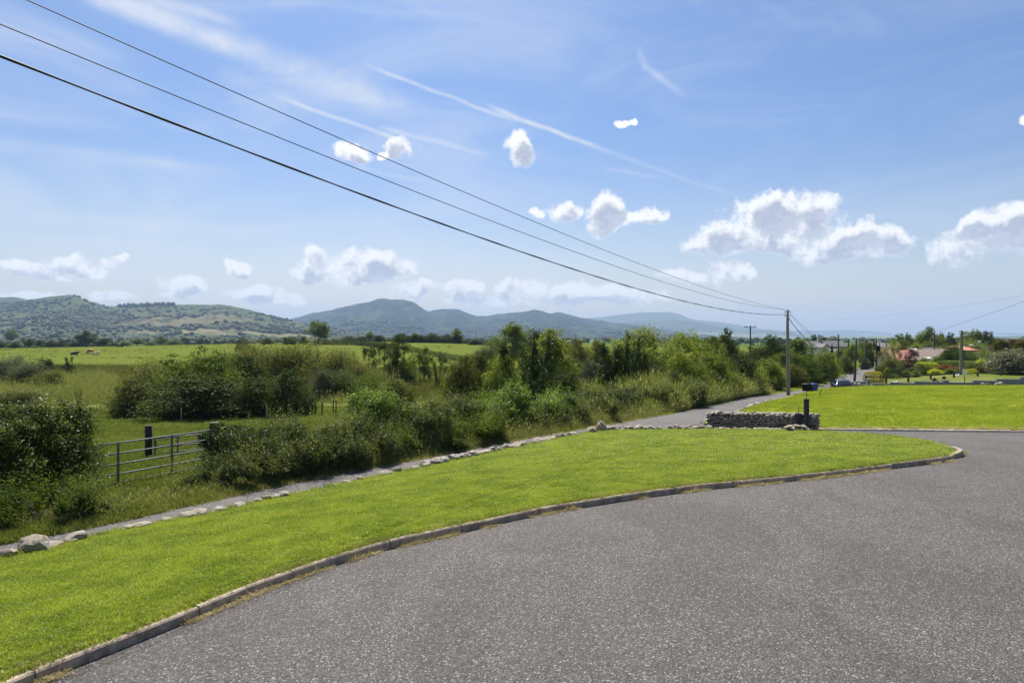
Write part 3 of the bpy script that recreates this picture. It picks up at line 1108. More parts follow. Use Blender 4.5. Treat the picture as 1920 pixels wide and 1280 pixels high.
def clumps(rng, lobes, n, clump=.24, per=60, inner=.12, flat=.75, floor=None, out=.5, size=.03, aspect=.55, up=0.0, shell=.25):
    """leaves gathered in sprays round the lobes of a crown"""
    lobes = [(np.array(c, float), np.array(r, float)) for c, r in lobes]
    area = np.array([(r[0] * r[1] + r[1] * r[2] + r[0] * r[2]) for c, r in lobes])
    k = max(1, n // per)
    pick = rng.choice(len(lobes), k, p=area / area.sum())
    C = np.array([lobes[i][0] for i in pick])
    Rr = np.array([lobes[i][1] for i in pick])
    D = unit(rng.normal(size=(k, 3)))
    rad = 1 - np.abs(rng.normal(size=(k, 1))) * shell
    ins = rng.random((k, 1)) < inner
    rad = np.where(ins, rng.random((k, 1)) ** .5 * .8, np.clip(rad, .2, 1.12))
    cc = C + D * Rr * rad
    w = rng.uniform(.5, 1.5, k)
    ci = rng.choice(k, n, p=w / w.sum())
    cr = (Rr.min(1) * clump * rng.uniform(.6, 1.4, k))[ci][:, None]
    G = rng.normal(size=(n, 3))
    G[:, 2] *= flat
    P = cc[ci] + G * cr * .6
    if floor is not None:
        ok = P[:, 2] > floor
        P, ci = P[ok], ci[ok]
    N = unit(D[ci] * out + np.array([0, 0, .35]) + rng.normal(size=(len(P), 3)) * .75)
    return leaves('x', P, N, size, aspect, rng, up=up)


def limb_mesh(name, segs, n=6):
    mb = MB()
    for pts, r in segs:
        mb.tube(pts, r, n, cap=False)
    return mb.mesh(name, True)


def rnd_lobes(rng, n, zlo, zhi, spread, r, squash=.8, prof=None):
    L = []
    for i in range(n):
        z = zlo + (zhi - zlo) * (i + rng.random() * .8) / n
        k = prof((z - zlo) / (zhi - zlo)) if prof else 1
        a = rng.random() * 6.283
        q = spread * k * rng.random() ** .6
        rr = r * rng.uniform(.7, 1.25) * (.6 + .4 * k)
        L.append(((math.cos(a) * q, math.sin(a) * q, z), (rr, rr, rr * squash)))
    return L


PROTO = {}


def proto(kind, var=0):
    key = (kind, var)
    if key in PROTO:
        return PROTO[key]
    rng = np.random.default_rng(abs(hash(kind)) % 1000 if False else sum(map(ord, kind)) * 7 + var * 101)
    T = None
    if kind == 'tree':          # round-headed broadleaf, unit height and width
        L = rnd_lobes(rng, 15, .30, .86, .33, .17, .85, lambda t: math.sin(math.pi * (.18 + .74 * t)))
        L += [((0, 0, .55), (.26, .26, .26)), ((rng.normal() * .05, rng.normal() * .05, .88), (.12, .12, .11))]
        V = clumps(rng, L, 16000, .40, 45, .16, size=.024, floor=.08)
        segs = [([(0, 0, 0), (.01, .0, .2), (-.01, .01, .42), (.01, 0, .7)], [.030, .024, .018, .006])]
        for c, r in L[:12]:
            z0 = .2 + .3 * rng.random()
            segs.append(([(0, 0, z0), (c[0] * .5, c[1] * .5, (z0 + c[2]) / 2 + .02), tuple(c)], [.012, .008, .003]))
        T = limb_mesh('trunk', segs)
    elif kind == 'ash':         # lighter upright crown with gaps
        L = rnd_lobes(rng, 24, .12, .88, .34, .155, 1.0, lambda t: math.sin(math.pi * (.26 + .62 * t)) ** .7)
        V = clumps(rng, L, 17000, .44, 42, .12, size=.026, floor=.0)
        segs = [([(0, 0, 0), (.02, .0, .3), (-.01, .01, .6), (.01, 0, .85)], [.026, .020, .012, .004])]
        for c, r in L:
            z0 = max(.1, c[2] - .25)
            segs.append(([(0, 0, z0), (c[0] * .6, c[1] * .6, c[2] - .06), tuple(c)], [.010, .006, .002]))
        T = limb_mesh('trunk', segs)
    elif kind == 'birch':       # open crown, several thin stems showing
        segs, L = [], []
        for k in range(7):
            bx, by = rng.normal() * .14, rng.normal() * .12
            hx, hy, hz = bx * 1.9 + rng.normal() * .06, by * 1.9 + rng.normal() * .06, rng.uniform(.72, .97)
            segs.append(([(bx, by, 0), ((bx + hx) / 2, (by + hy) / 2, hz * .5), (hx, hy, hz)], [.014, .010, .004]))
            for j in range(4):
                z = rng.uniform(.35, 1.0) * hz
                f = z / hz
                L.append(((bx + (hx - bx) * f + rng.normal() * .07, by + (hy - by) * f + rng.normal() * .07, z), (.085, .085, .07)))
        V = clumps(rng, L, 6000, .7, 30, .2, size=.024, floor=.0)
        T = limb_mesh('trunk', segs, 5)
    elif kind == 'bush':        # foliage down to the ground
        L = rnd_lobes(rng, 13, .16, .80, .34, .20, .85, lambda t: math.sin(math.pi * (.42 + .48 * t)))
        L += [((0, 0, .45), (.36, .36, .38)), ((.2, -.1, .25), (.24, .24, .24)), ((-.22, -.05, .25), (.24, .24, .24)), ((0, .2, .25), (.24, .24, .24))]
        V = clumps(rng, L, 22000, .34, 45, .14, size=.026, floor=0)
        segs = [([(0, 0, 0), (.05, .02, .3), (.1, .05, .6)], [.03, .02, .006]), ([(0, 0, 0), (-.08, .0, .3), (-.16, .03, .55)], [.025, .016, .005]), ([(0, 0, 0), (.02, -.1, .25), (.05, -.18, .5)], [.02, .014, .005])]
        T = limb_mesh('stem', segs)
    elif kind == 'willow':      # many fine upright sprays
        L = rnd_lobes(rng, 16, .12, .74, .37, .17, 1.25, lambda t: math.sin(math.pi * (.42 + .42 * t)))
        L += [((0, 0, .4), (.34, .34, .36))]
        V = clumps(rng, L, 19000, .40, 26, .12, flat=1.8, size=.030, aspect=.32, floor=0, up=1.6, out=.3)
        segs = [([(0, 0, 0), (a * .3, b * .3, .35), (a, b, .75)], [.014, .010, .003]) for a, b in [(rng.normal() * .2, rng.normal() * .2) for _ in range(9)]]
        T = limb_mesh('stem', segs, 5)
    elif kind == 'ivy':         # dead trunk wrapped in ivy
        segs, L = [], []
        for k in range(3):
            a, b = rng.normal() * .12, rng.normal() * .12
            hx, hz = a * 2.4, rng.uniform(.75, .95)
            pts = [(a * .4, b * .4, 0), (a, b, hz * .4), (hx, b * 1.5, hz)]
            segs.append((pts, [.05, .035, .01]))
            for j in range(8):
                f = j / 7
                x = np.interp(f, [0, .4, 1], [a * .4, a, hx])
                L.append(((x, b * (.4 + f), hz * f), (.20 * (1 - f * .5), .17 * (1 - f * .5), .13)))
            for j in range(4):
                segs.append(([(hx, b * 1.5, hz * .9), (hx + rng.normal() * .05, b * 1.5, hz + rng.uniform(.03, .12))], [.006, .002]))
        V = clumps(rng, L, 13000, .45, 40, .1, size=.026, floor=0)
        T = limb_mesh('trunk', segs, 6)
    elif kind == 'conifer':
        n = 9000
        t = rng.random(n) ** .8
        tier = (np.sin(t * 70) * .5 + .5) * .3 + .7
        a = rng.random(n) * 6.283
        q = (1 - t) * .48 * tier * (rng.random(n) ** .35)
        P = np.stack([np.cos(a) * q, np.sin(a) * q, .04 + t * .95 - q * .12], -1)
        N = unit(np.stack([np.cos(a), np.sin(a), np.full(n, .6)], -1) + rng.normal(size=(n, 3)) * .5)
        V = leaves('c', P, N, .034, .4, rng)
        T = limb_mesh('trunk', [([(0, 0, 0), (0, 0, .95)], [.03, .004])])
    elif kind == 'hedge':       # clipped block, unit cube standing on the ground
        n = 14000
        u = rng.random((n, 3))
        f = rng.integers(0, 5, n)
        P = u - np.array([.5, .5, 0])
        P[f == 0, 0] = .5
        P[f == 1, 0] = -.5
        P[f == 2, 1] = .5
        P[f == 3, 1] = -.5
        P[f == 4, 2] = 1
        NN = np.zeros((n, 3))
        for k_, v_ in enumerate([(1, 0, 0), (-1, 0, 0), (0, 1, 0), (0, -1, 0), (0, 0, 1)]):
            NN[f == k_] = v_
        c_ = np.array([0, 0, .5])
        P = c_ + (P - c_) * (1 - np.abs(rng.normal(size=(n, 1))) * .05)
        rr = np.linalg.norm((P - c_) * 2, axis=1)
        P = c_ + (P - c_) * np.minimum(1, 1.22 / rr)[:, None]
        V = leaves('h', P, unit(NN * .8 + rng.normal(size=(n, 3)) * .6), .030, .6, rng)
        T = limb_mesh('stem', [([(0, 0, 0), (0, 0, .6)], [.04, .02])])
    elif kind == 'ball':        # clipped dome
        n = 9000
        D = unit(rng.normal(size=(n, 3)))
        D[:, 2] = np.abs(D[:, 2]) * 1.0
        P = D * .5 * (1 - np.abs(rng.normal(size=(n, 1))) * .06)
        P[:, 2] *= 2.0
        k = rng.random(n) < .4
        P[k, 2] *= rng.random(k.sum())
        V = leaves('b', P, unit(D + rng.normal(size=(n, 3)) * .5), .032, .6, rng)
        T = limb_mesh('stem', [([(0, 0, 0), (0, 0, .6)], [.04, .02])])
    elif kind == 'palm':        # cordyline: trunk with rosettes of strap leaves
        V_, segs = [], [([(0, 0, 0), (.02, 0, .35), (0, 0, .62)], [.05, .04, .035])]
        heads = [(0, 0, .70), (-.16, .05, .62), (.16, -.03, .64), (.02, .1, .55)]
        for h in heads:
            segs.append(([(0, 0, .38), h], [.035, .03]))
            for k in range(150):
                d = unit(rng.normal(size=3) + np.array([0, 0, .45]))
                s_ = unit(np.cross(d, rng.normal(size=3))) * .012
                ln = rng.uniform(.20, .32)
                p0 = np.array(h)
                p1 = p0 + d * ln * .6
                p2 = p1 + (d + np.array([0, 0, -.6])) * ln * .45
                V_ += [p0 - s_ * .6, p0 + s_ * .6, p1 + s_, p1 - s_, p1 - s_, p1 + s_, p2 + s_ * .1, p2 - s_ * .1]
        V = np.array(V_)
        T = limb_mesh('trunk', segs)
    elif kind == 'twigs':       # almost leafless small tree
        segs, L = [], []
        for k in range(8):
            a, b = rng.normal() * .22, rng.normal() * .2
            segs.append(([(0, 0, 0), (a * .3, b * .3, .4), (a, b, rng.uniform(.7, 1))], [.02, .014, .004]))
            for j in range(3):
                z = rng.uniform(.4, .9)
                segs.append(([(a * z * .8, b * z * .8, z * .8), (a * z + rng.normal() * .15, b * z + rng.normal() * .15, z + .1)], [.008, .003]))
        V = clumps(rng, [((0, 0, .75), (.3, .3, .25))], 260, .5, 8, .4, size=.04)
        T = limb_mesh('trunk', segs, 5)
    elif kind == 'blossom':     # loose open shrub with plumes
        L = rnd_lobes(rng, 24, .2, .93, .36, .10, 1.1, lambda t: .5 + .5 * t)
        V = clumps(rng, L, 8000, .55, 30, .25, flat=1.3, size=.026, floor=0)
        segs = [([(0, 0, 0), (c[0] * .4, c[1] * .4, c[2] * .5), tuple(c)], [.012, .008, .003]) for c, r in L[:14]]
        T = limb_mesh('stem', segs, 5)
    C_ = quadmesh('crown', V)
    PROTO[key] = (C_, T)
    return PROTO[key]


def plant(kind, name, px, ytop, wpx, d, mat, label, cat, group=None, var=0, sink=.12, depth=1.0, x=None, zb=None, lean=0.0):
    X = XD(px, d) if x is None else x
    z0 = (gz(X, d) if zb is None else zb) - sink
    H = EYE + (630 - ytop) / 1280.0 * d - z0
    Wd = wpx / 1280.0 * d
    cr, tk = proto(kind, var)
    rng = random.Random(int(px * 13 + d * 7 + var))
    full = kind in ('hedge', 'palm')
    t = thing(name, label, cat, (X, d, z0), rng.uniform(0, 6.28) if not full else rng.uniform(-.1, .1), group)
    sx = Wd / {'hedge': .98, 'ball': .98, 'palm': .9, 'conifer': .95, 'tree': .76, 'bush': .82, 'willow': .80, 'ash': .68, 'ivy': .50, 'birch': .66}.get(kind, .85)
    t.rotation_euler[1] = lean
    t.scale = (sx, sx * depth, H / (1.0 if kind in ('hedge', 'ball', 'conifer') else .98))
    link('crown' if kind in ('tree', 'ash', 'birch', 'ivy', 'conifer', 'palm', 'twigs') else 'foliage', cr, mat, t)
    if tk and wpx > 14:
        link('trunk' if kind in ('tree', 'ash', 'birch', 'ivy', 'conifer', 'palm', 'twigs') else 'stem', tk, 'bark', t)
    return t


# ---------------------------------------------------------------- valley and hedgerow trees
# kind, name, px, top, width, distance, material, label, category, variant
VEG = [
    # dark thicket in the pasture beyond the gate
    ('bush', 'shrub', 252, 700, 95, 50, 'olive', 'low sunlit olive shrub at the left end of the dark thicket', 'shrub', 0),
    ('willow', 'shrub', 290, 668, 130, 54, 'olive', 'feathery yellow-green shrub sloping up the left side of the dark thicket', 'shrub', 0),
    ('bush', 'shrub', 340, 655, 130, 51, 'mid', 'wide shrub left of the tallest bush in the dark thicket', 'shrub', 1),
    ('bush', 'shrub', 398, 640, 125, 49, 'mid', 'tallest and brightest bush in the middle of the dark thicket', 'shrub', 2),
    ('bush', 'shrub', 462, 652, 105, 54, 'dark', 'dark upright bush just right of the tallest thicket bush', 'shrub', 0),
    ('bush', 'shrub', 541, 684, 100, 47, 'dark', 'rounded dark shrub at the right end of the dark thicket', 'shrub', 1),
    ('bush', 'shrub', 380, 690, 180, 46.5, 'dark', 'low bush coloured dark for shade along the foot of the dark thicket', 'shrub', 2),  # dark leaf colour stands in for the shade low in the thicket
    ('bush', 'shrub', 480, 695, 110, 47.5, 'dark', 'low bush coloured dark for shade between the tall thicket bush and the rounded shrub', 'shrub', 0),  # shade here is likewise put into the dark leaf colour
    # willow scrub behind
    ('willow', 'willow', 440, 646, 120, 80, 'olive', 'hazy olive willow rising behind the dark thicket', 'willow', 1),
    ('willow', 'willow', 500, 637, 130, 78, 'olive', 'leftmost tall olive willow of the wide scrub clump', 'willow', 0),
    ('willow', 'willow', 566, 633, 130, 76, 'olive', 'widest olive willow on the crest of the scrub clump', 'willow', 1),
    ('willow', 'willow', 628, 646, 120, 73, 'olive', 'willow on the sloping right shoulder of the scrub clump', 'willow', 0),
    ('willow', 'willow', 662, 672, 70, 70, 'olive', 'lowest small willow at the right foot of the scrub clump', 'willow', 1),
    ('bush', 'shrub', 600, 682, 50, 64, 'grey', 'small grey-green shrub in front of the willow scrub', 'shrub', 1),
    ('willow', 'willow', 640, 690, 90, 66, 'dark', 'dark low willow in front of the right shoulder of the scrub', 'willow', 0),
    # open alders
    ('birch', 'alder_tree', 688, 641, 26, 88, 'dark', 'thin dark tree standing alone left of the open alders', 'tree', 1),
    ('birch', 'alder_tree', 722, 628, 58, 82, 'dark', 'tall open alder with several dark stems', 'tree', 0),
    ('birch', 'alder_tree', 752, 634, 44, 84, 'mid', 'open alder with spreading twigs beside the tallest alder', 'tree', 1),
    ('willow', 'shrub', 700, 682, 70, 78, 'olive', 'brown-green scrub under the open alders', 'shrub', 1),
    ('bush', 'shrub', 762, 668, 46, 80, 'mid', 'small green shrub at the right foot of the alders', 'shrub', 2),
    ('birch', 'alder_tree', 789, 652, 40, 88, 'mid', 'shorter alder right of the tall alder group', 'tree', 0),
    ('birch', 'alder_tree', 812, 660, 30, 86, 'dark', 'short leafy alder beside two thin saplings', 'tree', 1),
    ('ivy', 'sapling', 823, 674, 16, 74, 'light', 'thin bright sapling wrapped in leaves in the marsh', 'tree', 1),
    ('bush', 'shrub', 739, 697, 96, 45, 'olive', 'dark gorse-like bush with yellowish top above the hedge', 'shrub', 1),
    ('willow', 'shrub', 695, 690, 60, 56, 'mid', 'soft green bush left of the dark gorse-like bush', 'shrub', 0),
    # middle row
    ('bush', 'shrub', 868, 652, 80, 50, 'olive', 'big yellow-green hawthorn at the left of the middle row', 'shrub', 0),
    ('bush', 'shrub', 904, 648, 82, 52, 'dark', 'big dark hawthorn beside the yellow-green one', 'shrub', 2),
    ('willow', 'shrub', 925, 636, 66, 95, 'grey', 'grey-brown scrub behind the big dark hawthorn', 'shrub', 1),
    ('tree', 'ash_tree', 962, 603, 84, 130, 'mid', 'tall dark round-headed tree standing above the middle row', 'tree', 0),
    ('ash', 'elder_tree', 948, 662, 66, 48, 'light', 'pale leafy young tree between the hawthorn and the ivy trunks', 'tree', 0),
    ('ivy', 'ivy_clad_tree', 984, 628, 60, 48, 'ivy', 'dark ivy-clad trunk left of the tall ash', 'tree', 0),
    ('ash', 'ash_tree', 1004, 624, 66, 58, 'dark', 'slim tree behind the dark ivy-clad trunk', 'tree', 1),
    ('ash', 'ash_tree', 1036, 616, 94, 51, 'light', 'tall pale ash in the middle of the row', 'tree', 2),
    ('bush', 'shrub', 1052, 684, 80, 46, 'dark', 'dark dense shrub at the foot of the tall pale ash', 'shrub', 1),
    ('ivy', 'ivy_stump', 1004, 695, 34, 42, 'ivy', 'low ivy-covered stump beside the tall pale ash', 'tree stump', 1),
    ('tree', 'willow', 1082, 635, 66, 98, 'olive', 'olive round tree behind the gap right of the tall ash', 'tree', 1),
    ('tree', 'willow', 1122, 638, 56, 102, 'olive', 'brownish tree top left of the twin ivy stumps', 'tree', 2),
    ('bush', 'shrub', 1078, 662, 46, 82, 'olive', 'olive shrub in front of the brownish trees in the gap', 'shrub', 0),
    ('bush', 'shrub', 1108, 668, 56, 80, 'grey', 'grey twiggy shrub at the foot of the brownish trees', 'shrub', 1),
    ('ivy', 'ivy_clad_tree', 1134, 644, 50, 48, 'ivy', 'left and shorter of the twin ivy-clad dead trunks', 'tree', 1),
    ('ivy', 'ivy_clad_tree', 1162, 630, 46, 48, 'ivy', 'right and taller of the twin ivy-clad dead trunks with bare twigs', 'tree', 0),
    ('ash', 'ash_tree', 1200, 617, 106, 54, 'light', 'broad pale sunlit tree just right of the ivy trunks', 'tree', 1),
    ('ivy', 'ivy_clad_tree', 1205, 655, 34, 51, 'ivy', 'ivy-dark trunk inside the broad pale sunlit tree', 'tree', 1),
    ('bush', 'shrub', 1232, 672, 60, 50, 'grey', 'grey-leaved bush under the broad pale tree', 'shrub', 2),
    ('bush', 'shrub', 1250, 648, 70, 56, 'mid', 'mid green bush in the dip right of the broad pale tree', 'shrub', 0),
    ('bush', 'shrub', 1290, 642, 90, 52, 'light', 'bright green hawthorn in the middle of the roadside trees', 'shrub', 1),
    ('ash', 'ash_tree', 1290, 620, 100, 64, 'light', 'tall pale tree crowning the roadside trees', 'tree', 0),
    ('bush', 'shrub', 1338, 648, 86, 54, 'mid', 'mid green hawthorn right of the bright green one', 'shrub', 2),
    ('tree', 'ash_tree', 1362, 617, 56, 74, 'dark', 'dark pointed tree top above the roadside hawthorns', 'tree', 1),
    ('bush', 'shrub', 1388, 652, 86, 50, 'dark', 'darkest rounded bush near the main wooden pole', 'shrub', 0),
    ('ash', 'ash_tree', 1336, 630, 60, 66, 'mid', 'tree filling the notch left of the dark pointed tree', 'tree', 2),
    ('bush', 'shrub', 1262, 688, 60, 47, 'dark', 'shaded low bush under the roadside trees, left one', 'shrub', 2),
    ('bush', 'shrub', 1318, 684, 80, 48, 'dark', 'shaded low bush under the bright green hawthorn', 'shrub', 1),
    ('bush', 'shrub', 900, 648, 100, 100, 'olive', 'backing scrub behind the yellow-green hawthorn', 'shrub', 0),
    ('bush', 'shrub', 1010, 650, 70, 104, 'olive', 'backing scrub between the ivy trunk and the tall pale ash', 'shrub', 1),
    ('bush', 'shrub', 1150, 650, 70, 100, 'olive', 'backing scrub behind the twin ivy stumps', 'shrub', 2),
    ('bush', 'shrub', 1190, 652, 80, 112, 'mid', 'backing scrub behind the broad pale sunlit tree', 'shrub', 0),
    ('bush', 'shrub', 1240, 650, 70, 108, 'mid', 'backing scrub in the dip beyond the broad pale tree', 'shrub', 1),
    ('bush', 'shrub', 1330, 650, 90, 112, 'dark', 'backing scrub beyond the bright green hawthorn', 'shrub', 2),
    ('bush', 'shrub', 1385, 650, 80, 120, 'mid', 'backing scrub beyond the darkest rounded bush', 'shrub', 0),
    ('bush', 'shrub', 1430, 652, 80, 112, 'dark', 'backing scrub beyond the light green bush near the main pole', 'shrub', 1),
    ('bush', 'shrub', 1480, 655, 60, 112, 'mid', 'backing scrub beyond the rounded olive bush by the main pole', 'shrub', 2),
    ('bush', 'shrub', 1530, 660, 70, 100, 'mid', 'backing scrub beyond the pale green bush before the slate house', 'shrub', 0),
    # right of the main pole
    ('bush', 'shrub', 1416, 640, 56, 110, 'dark', 'dark distant bush left of the main wooden pole', 'shrub', 1),
    ('tree', 'ash_tree', 1446, 628, 56, 105, 'dark', 'dark tree directly left of the main wooden pole', 'tree', 2),
    ('bush', 'shrub', 1440, 662, 70, 62, 'light', 'light green bush at the left of the main pole', 'shrub', 0),
    ('tree', 'ash_tree', 1494, 632, 60, 104, 'mid', 'tree just right of the main pole top', 'tree', 0),
    ('bush', 'shrub', 1470, 650, 54, 84, 'mid', 'green bush crossing behind the main pole', 'shrub', 2),
    ('bush', 'shrub', 1508, 652, 62, 80, 'mid', 'leafy bush with yellow-green sprays right of the main pole', 'shrub', 1),
    ('bush', 'shrub', 1486, 676, 54, 68, 'olive', 'rounded olive bush beside the main pole above the hedge', 'shrub', 0),
    ('bush', 'shrub', 1545, 650, 56, 92, 'light', 'pale green bush in front of the slate-roofed house', 'shrub', 2),
    ('bush', 'shrub', 1528, 668, 50, 76, 'dark', 'dark shrub below the pale green bush', 'shrub', 1),
    ('tree', 'ash_tree', 1527, 628, 36, 235, 'dark', 'dark tree behind the left end of the slate-roofed house', 'tree', 1),
    ('tree', 'ash_tree', 1543, 629, 24, 240, 'dark', 'dark tree beside the slate house chimney', 'tree', 0),
    ('conifer', 'conifer_tree', 1560, 642, 20, 120, 'conifer', 'small dark conifer in front of the slate-roofed house', 'conifer', 0),
    ('bush', 'shrub', 1576, 645, 26, 150, 'light', 'yellow-green bush hiding the slate house gable', 'shrub', 0),
    ('conifer', 'conifer_tree', 1591, 635, 12, 190, 'conifer', 'narrow conifer at the right end of the slate-roofed house', 'conifer', 0),
    ('tree', 'ash_tree', 1597, 645, 34, 140, 'mid', 'round tree right of the slate-roofed house', 'tree', 2),
    ('tree', 'ash_tree', 1622, 638, 36, 150, 'mid', 'leafy tree left of the pole with the transformer', 'tree', 0),
    ('tree', 'ash_tree', 1638, 640, 28, 162, 'dark', 'dark tree behind the pole with the transformer', 'tree', 1),
    ('bush', 'shrub', 1586, 662, 34, 118, 'olive', 'brownish scrub at the end of the roadside hedge', 'shrub', 1),
    ('bush', 'shrub', 1622, 667, 22, 140, 'grey', 'pale rounded bush by the far bend of the lane', 'shrub', 2),
    ('bush', 'shrub', 1633, 664, 12, 150, 'dark', 'small dark bush by the far bend of the lane', 'shrub', 0),
    # far left wet ground
    ('willow', 'willow', 12, 664, 110, 90, 'grey', 'large grey willow at the left edge of the picture', 'willow', 0),
    ('willow', 'willow', 52, 672, 80, 84, 'grey', 'grey-green willow in front of the large grey one', 'willow', 1),
    ('bush', 'shrub', 84, 666, 34, 104, 'dark', 'dark bush at the right of the grey willows', 'shrub', 1),
    ('willow', 'shrub', 97, 690, 62, 82, 'olive', 'low twiggy scrub right of the grey willows', 'shrub', 0),
    ('ivy', 'ivy_stump', 132, 668, 12, 112, 'ivy', 'ivy-covered tree stump at the corner of the cattle field', 'tree stump', 1),
    ('hedge', 'hedge', 118, 684, 36, 112, 'dark', 'low dark hedge stub beside the ivy stump in the cattle field', 'hedge', 0),
    ('willow', 'shrub', 22, 726, 120, 62, 'olive', 'low brown-green scrub behind the near left bramble hedge', 'shrub', 1),
    ('twigs', 'bare_tree', 146, 728, 20, 58, 'olive', 'small almost leafless tree standing in the marsh', 'tree', 0),
    # trees on the far field edge
    ('bush', 'tree', 2, 640, 14, 400, 'dark', 'dark bush at the picture edge on the far field boundary', 'tree', 0),
    ('bush', 'tree', 28, 640, 22, 402, 'dark', 'round dark tree alone on the far field boundary at left', 'tree', 1),
    ('tree', 'tree', 56, 635, 20, 404, 'dark', 'gappy dark tree, first of a pair on the field boundary', 'tree', 2),
    ('tree', 'tree', 73, 636, 13, 404, 'dark', 'narrow dark tree, second of a pair on the field boundary', 'tree', 0),
    ('tree', 'tree', 97, 638, 26, 404, 'dark', 'two-headed dark tree in the middle of the field boundary', 'tree', 1),
    ('tree', 'tree', 116, 639, 20, 404, 'dark', 'small dark tree left of the big round field tree', 'tree', 2),
    ('bush', 'tree', 138, 640, 20, 405, 'dark', 'low bush at the left foot of the big round field tree', 'tree', 0),
    ('tree', 'tree', 162, 620, 42, 406, 'dark', 'biggest round dark tree on the far field boundary', 'tree', 1),
    ('tree', 'tree', 193, 633, 30, 404, 'dark', 'dark spreading tree right of the biggest field tree', 'tree', 0),
    ('bush', 'tree', 215, 641, 20, 404, 'dark', 'pointed dark bush ending the row of field trees', 'tree', 2),
    ('bush', 'tree', 236, 638, 24, 470, 'mid', 'pale bush beyond the field wall, first from the left', 'tree', 1),
    ('tree', 'tree', 257, 634, 28, 480, 'mid', 'rounded green tree beyond the field wall', 'tree', 2),
    ('bush', 'tree', 282, 639, 26, 470, 'mid', 'broad low bush beyond the field wall', 'tree', 0),
    ('tree', 'tree', 303, 630, 26, 500, 'mid', 'tallest hazy tree beyond the field wall', 'tree', 1),
    ('bush', 'tree', 326, 636, 36, 480, 'mid', 'long rounded bush at the right end of the field wall', 'tree', 2),
    ('tree', 'tree', 22, 617, 26, 800, 'mid', 'hazy tree on the slope above the far left field', 'tree', 0),
    ('bush', 'tree', 45, 630, 14, 780, 'mid', 'hazy bush right of the hillside tree at far left', 'tree', 1),
    # crest of the middle rise
    ('ball', 'tree', 455, 631, 26, 250, 'dark', 'small round dark tree behind the willow scrub', 'tree', 0),
    ('bush', 'tree', 500, 632, 30, 300, 'dark', 'dark bush just above the willow scrub', 'tree', 0),
    ('bush', 'tree', 545, 629, 34, 300, 'dark', 'dark bush row left of the lone crest tree', 'tree', 1),
    ('tree', 'tree', 598, 600, 50, 300, 'mid', 'lone large tree on the crest of the middle field', 'tree', 0),
    ('bush', 'tree', 570, 628, 14, 300, 'dark', 'little dark bush at the left foot of the lone crest tree', 'tree', 2),
    ('bush', 'tree', 655, 628, 30, 345, 'dark', 'first dark bush right of the lone crest tree', 'tree', 2),
    ('bush', 'tree', 678, 629, 26, 345, 'dark', 'dark bush beside the small pole on the crest', 'tree', 0),
    ('tree', 'tree', 693, 621, 20, 345, 'mid', 'paler rounded tree on the crest hedge', 'tree', 2),
    ('bush', 'tree', 712, 626, 24, 345, 'dark', 'dark bush right of the paler crest tree', 'tree', 1),
    ('bush', 'tree', 752, 622, 34, 318, 'dark', 'dark tree clump at the left end of the thick crest hedge', 'tree', 0),
    ('bush', 'tree', 783, 625, 34, 318, 'dark', 'second clump of the thick dark crest hedge', 'tree', 1),
    ('bush', 'tree', 812, 622, 34, 318, 'dark', 'third clump of the thick dark crest hedge', 'tree', 2),
    ('bush', 'tree', 838, 624, 30, 318, 'dark', 'clump left of the round tree ending the crest hedge', 'tree', 0),
    ('tree', 'tree', 856, 615, 26, 312, 'mid', 'round tree standing at the end of the thick crest hedge', 'tree', 1),
    ('bush', 'tree', 890, 634, 24, 300, 'dark', 'low bush right of the round crest tree', 'tree', 2),
    ('bush', 'tree', 830, 661, 20, 190, 'dark', 'small dark bush at the end of the slanting field hedge', 'tree', 1),
    # trees behind the garden at the right
    ('tree', 'garden_tree', 1687, 626, 48, 160, 'mid', 'broad dark tree left of the red roofs', 'tree', 1),
    ('tree', 'garden_tree', 1703, 623, 20, 175, 'mid', 'narrow tree top behind the broad dark tree', 'tree', 0),
    ('bush', 'garden_tree', 1716, 638, 34, 150, 'light', 'lighter green bush above the left red roof', 'tree', 2),
    ('tree', 'garden_tree', 1740, 613, 46, 178, 'mid', 'tallest umbrella-headed tree above the red roofs', 'tree', 2),
    ('bush', 'garden_tree', 1738, 634, 50, 174, 'mid', 'green undergrowth tree below the umbrella-headed tree', 'tree', 0),
    ('tree', 'garden_tree', 1762, 622, 22, 182, 'mid', 'small rounded tree right of the umbrella-headed tree', 'tree', 0),
    ('tree', 'garden_tree', 1782, 624, 36, 180, 'dark', 'dark tree left of the tall garden pole', 'tree', 1),
    ('bush', 'garden_tree', 1780, 641, 46, 168, 'mid', 'low tree filling behind the long red roof', 'tree', 1),
    ('tree', 'garden_tree', 1822, 617, 52, 190, 'mid', 'wide rounded tree right of the tall garden pole', 'tree', 0),
    ('tree', 'garden_tree', 1846, 621, 32, 192, 'dark', 'dark tree above the ochre gable', 'tree', 2),
    ('tree', 'garden_tree', 1858, 622, 24, 194, 'mid', 'last tree of the row behind the ochre gable', 'tree', 1),
    ('bush', 'garden_tree', 1820, 634, 64, 176, 'light', 'pale undergrowth tree behind the long red roof', 'tree', 2),
    ('palm', 'cordyline', 1878, 628, 40, 112, 'palm', 'left cordyline palm behind the grey shrub', 'palm', 0),
    ('palm', 'cordyline', 1898, 628, 38, 114, 'palm_red', 'reddish cordyline palm between two green ones', 'palm', 0),
    ('palm', 'cordyline', 1918, 629, 38, 112, 'palm', 'rightmost cordyline palm at the picture edge', 'palm', 0),
    # garden
    ('bush', 'shrub', 1897, 646, 96, 84, 'greyflower', 'large grey-leaved shrub dotted with pale flowers', 'shrub', 0),
    ('bush', 'shrub', 1868, 660, 54, 96, 'grey', 'soft grey-green shrub left of the large flowering one', 'shrub', 1),
    ('bush', 'shrub', 1846, 652, 44, 110, 'light', 'light bush below the ochre gable', 'shrub', 2),
